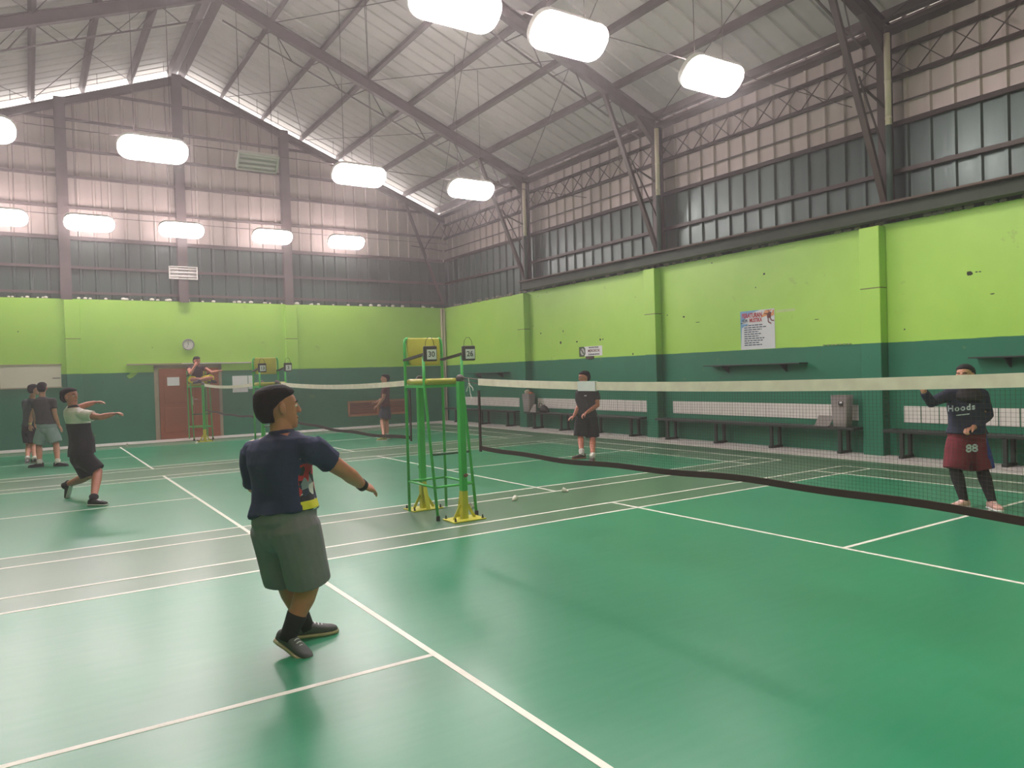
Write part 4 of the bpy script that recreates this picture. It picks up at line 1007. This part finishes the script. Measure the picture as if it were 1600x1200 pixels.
# --- 7: man in black beyond the near net
D = 13.99; a = pj(D)
J = dict(pelvis=a(916, 646), chest=a(914, 623), neck=a(914.5, 604.5), head=a(912.5, 590), face=dirv(-.9, -.35, -.12), up=dirv(-.05, 0, 1), front=dirv(-.55, -.8),
         shoulder=(a(930, 613, -.02), a(905, 613, .02)), elbow=(a(934, 633, -.06), a(904, 635, -.04)), wrist=(a(916, 645, -.28), a(897, 650, -.12)),
         hip=(a(924, 654), a(909, 654)), knee=(a(926, 684), a(907, 682, -.02)), ankle=(ground(926, 714, .085), ground(909, 709, .085)), toe=(dirv(-.25, -.95, 0), dirv(-.88, -.4, 0)))
m7 = person('man in charcoal shirt and long black shorts standing beyond the near net', J, skin=M_skin, shirt=cloth('charcoal_black_shirt', '38343a'), sleeve=.6, shorts=cloth('black_long_shorts', '25252b'), leg_cut=.97, shoes=(mat('black_orange_shoe', '4a3a35', .6, 0, .5, 14), mat('orange_sole', 'a86a4a', .6), .28),
       girth=1.02, hem=-.16, shorts_flare=.03, socks=(M_sockwht, .09), hands=((dirv(-.8, -.2, -.5), dirv(0, 0, -1), dirv(-.3, -1, .3), .8), (dirv(-.85, -.3, -.4), dirv(0, 0, -1), dirv(0, -1, 0), .35)))
sh7 = [c for c in m7.children if c.name.startswith('shirt')][0]
decal('chest_stripe', sh7, '-', .16, a(911, 617.5, -.2), dirv(.8, -.55), z_, dirv(.55, .8), M_white, xs=1.0)

# --- 8: woman in hijab
D = 8.17; a = pj(D)
J = dict(pelvis=a(1511, 680), chest=a(1509, 638), neck=a(1508, 606), head=a(1508, 587, -.01), face=dirv(-.78, -.62, 0), up=dirv(-.05, 0, 1), front=dirv(-.25, -.95),
         shoulder=(a(1532, 617, 0), a(1483, 617, .02)), elbow=(a(1543, 649, .04), a(1455, 629, -.1)), wrist=(a(1520, 669, -.17), a(1443, 611, -.16)),
         hip=(a(1523, 690), a(1498, 690)), knee=(a(1535, 735, -.04), a(1493, 734, -.04)), ankle=(ground(1550, 783, .085), ground(1506, 781, .085)), toe=(dirv(-.12, -.98, 0), dirv(-.93, -.3, 0)))
M_mar = cloth('maroon_mesh_shorts', '6e1f2b'); M_blue8 = cloth('blue_side_panel', '2c3a86')
left8 = dirv(1, -.3); p8 = J['pelvis']
w8 = person('woman in black headscarf, navy sweatshirt and maroon shorts, right side behind the net', J, skin=M_skin2, shirt=cloth('navy_sweatshirt', '252b42'), sleeve=1.92, shorts=[M_mar, M_blue8], leg_cut=.98, shoes=(M_shoepink, M_solewhite, .255),
       leggings=cloth('black_leggings', '151517'), girth=1.05, hem=-.02, shorts_flare=.022, hair=None, shorts_paint=lambda c, n: 1 if (c-p8).dot(left8) > .165 and n.dot(left8) > .5 else 0,
       hands=((dirv(-.85, -.3, -.1), dirv(0, -.2, -1), dirv(0, -1, .2), 1.0), (dirv(-.25, -.05, 1), dirv(-.5, -.8, 0), dirv(1, 0, .2), .8)))
H, F = J['head'], J['face'].normalized(); U = J['up']; U = (U-F*U.dot(F)).normalized(); R = F.cross(U).normalized()
b = MB()
F2 = dirv(-.3, -.95); R2 = F2.cross(U).normalized()
sec = [(-.27, .13, -.12, .16), (-.235, .16, -.13, .165), (-.19, .145, -.125, .145), (-.148, .105, -.115, .11), (-.105, .082, -.105, .088)]
b.loft([(H+U*z+F2*((f0+f1)/2), R2, F2, w_, (f1-f0)/2, (f1-f0)/2) for z, w_, f0, f1 in sec], 24, 2.1)
sec = [(-.12, .080, -.105, .07), (-.08, .084, -.11, .05), (-.03, .088, -.118, .045), (.03, .09, -.124, .05), (.06, .09, -.124, .075), (.085, .082, -.115, .092), (.11, .062, -.085, .07), (.13, .028, -.04, .03)]
b.loft([(H+U*z+F*((f0+f1)/2), R, F, w_, (f1-f0)/2, (f1-f0)/2) for z, w_, f0, f1 in sec], 24, 2.1)
fuse(b, 'headscarf', cloth('black_headscarf', '1e1d1f'), w8, .007, 4, noise=.006)
sh8 = [c for c in w8.children if c.name.startswith('shirt')][0]; so8 = [c for c in w8.children if c.name.startswith('shorts')][0]
X8 = dirv(.86, -.5); M_print = mat('silver_white_print', 'c9cdd4', .6)
decal('printed_word', sh8, 'Hoods', .09, a(1502.5, 639.5, -.3), X8+z_*.1, z_, dirv(.5, .86), M_print, lift=.006, bold=.003, xs=.92, space=1.22)
decal('printed_underline', sh8, '_', .1, a(1505, 644, -.3), X8+z_*.12, z_, dirv(.5, .86), M_print, bold=.003, xs=2.2)
decal('printed_number', so8, '88', .115, a(1519.5, 704, -.3), X8, z_, dirv(.5, .86), M_print, bold=.004, xs=1.0)

# ---------------------------------------------------------------- haze added to stand in for lens glare
def haze(d):
    t = bpy.data.materials.new('added_glare_haze'); t.use_nodes = True; nt = t.node_tree
    nt.nodes.remove(nt.nodes['Principled BSDF'])
    v = nt.nodes.new('ShaderNodeVolumeScatter'); v.inputs['Density'].default_value = d; v.inputs['Anisotropy'].default_value = .6; v.inputs['Color'].default_value = (1, .95, .95, 1)
    nt.links.new(v.outputs[0], nt.nodes['Material Output'].inputs['Volume'])
    o = MB().box((XL+.01, YF+.01, .02), (XW-.01, YW-.01, 10.5)).build('added_haze', t)
    o['kind'] = 'stuff'; o['label'] = 'thin haze added to veil the hall like lens glare'; o['category'] = 'haze'
haze(.005)
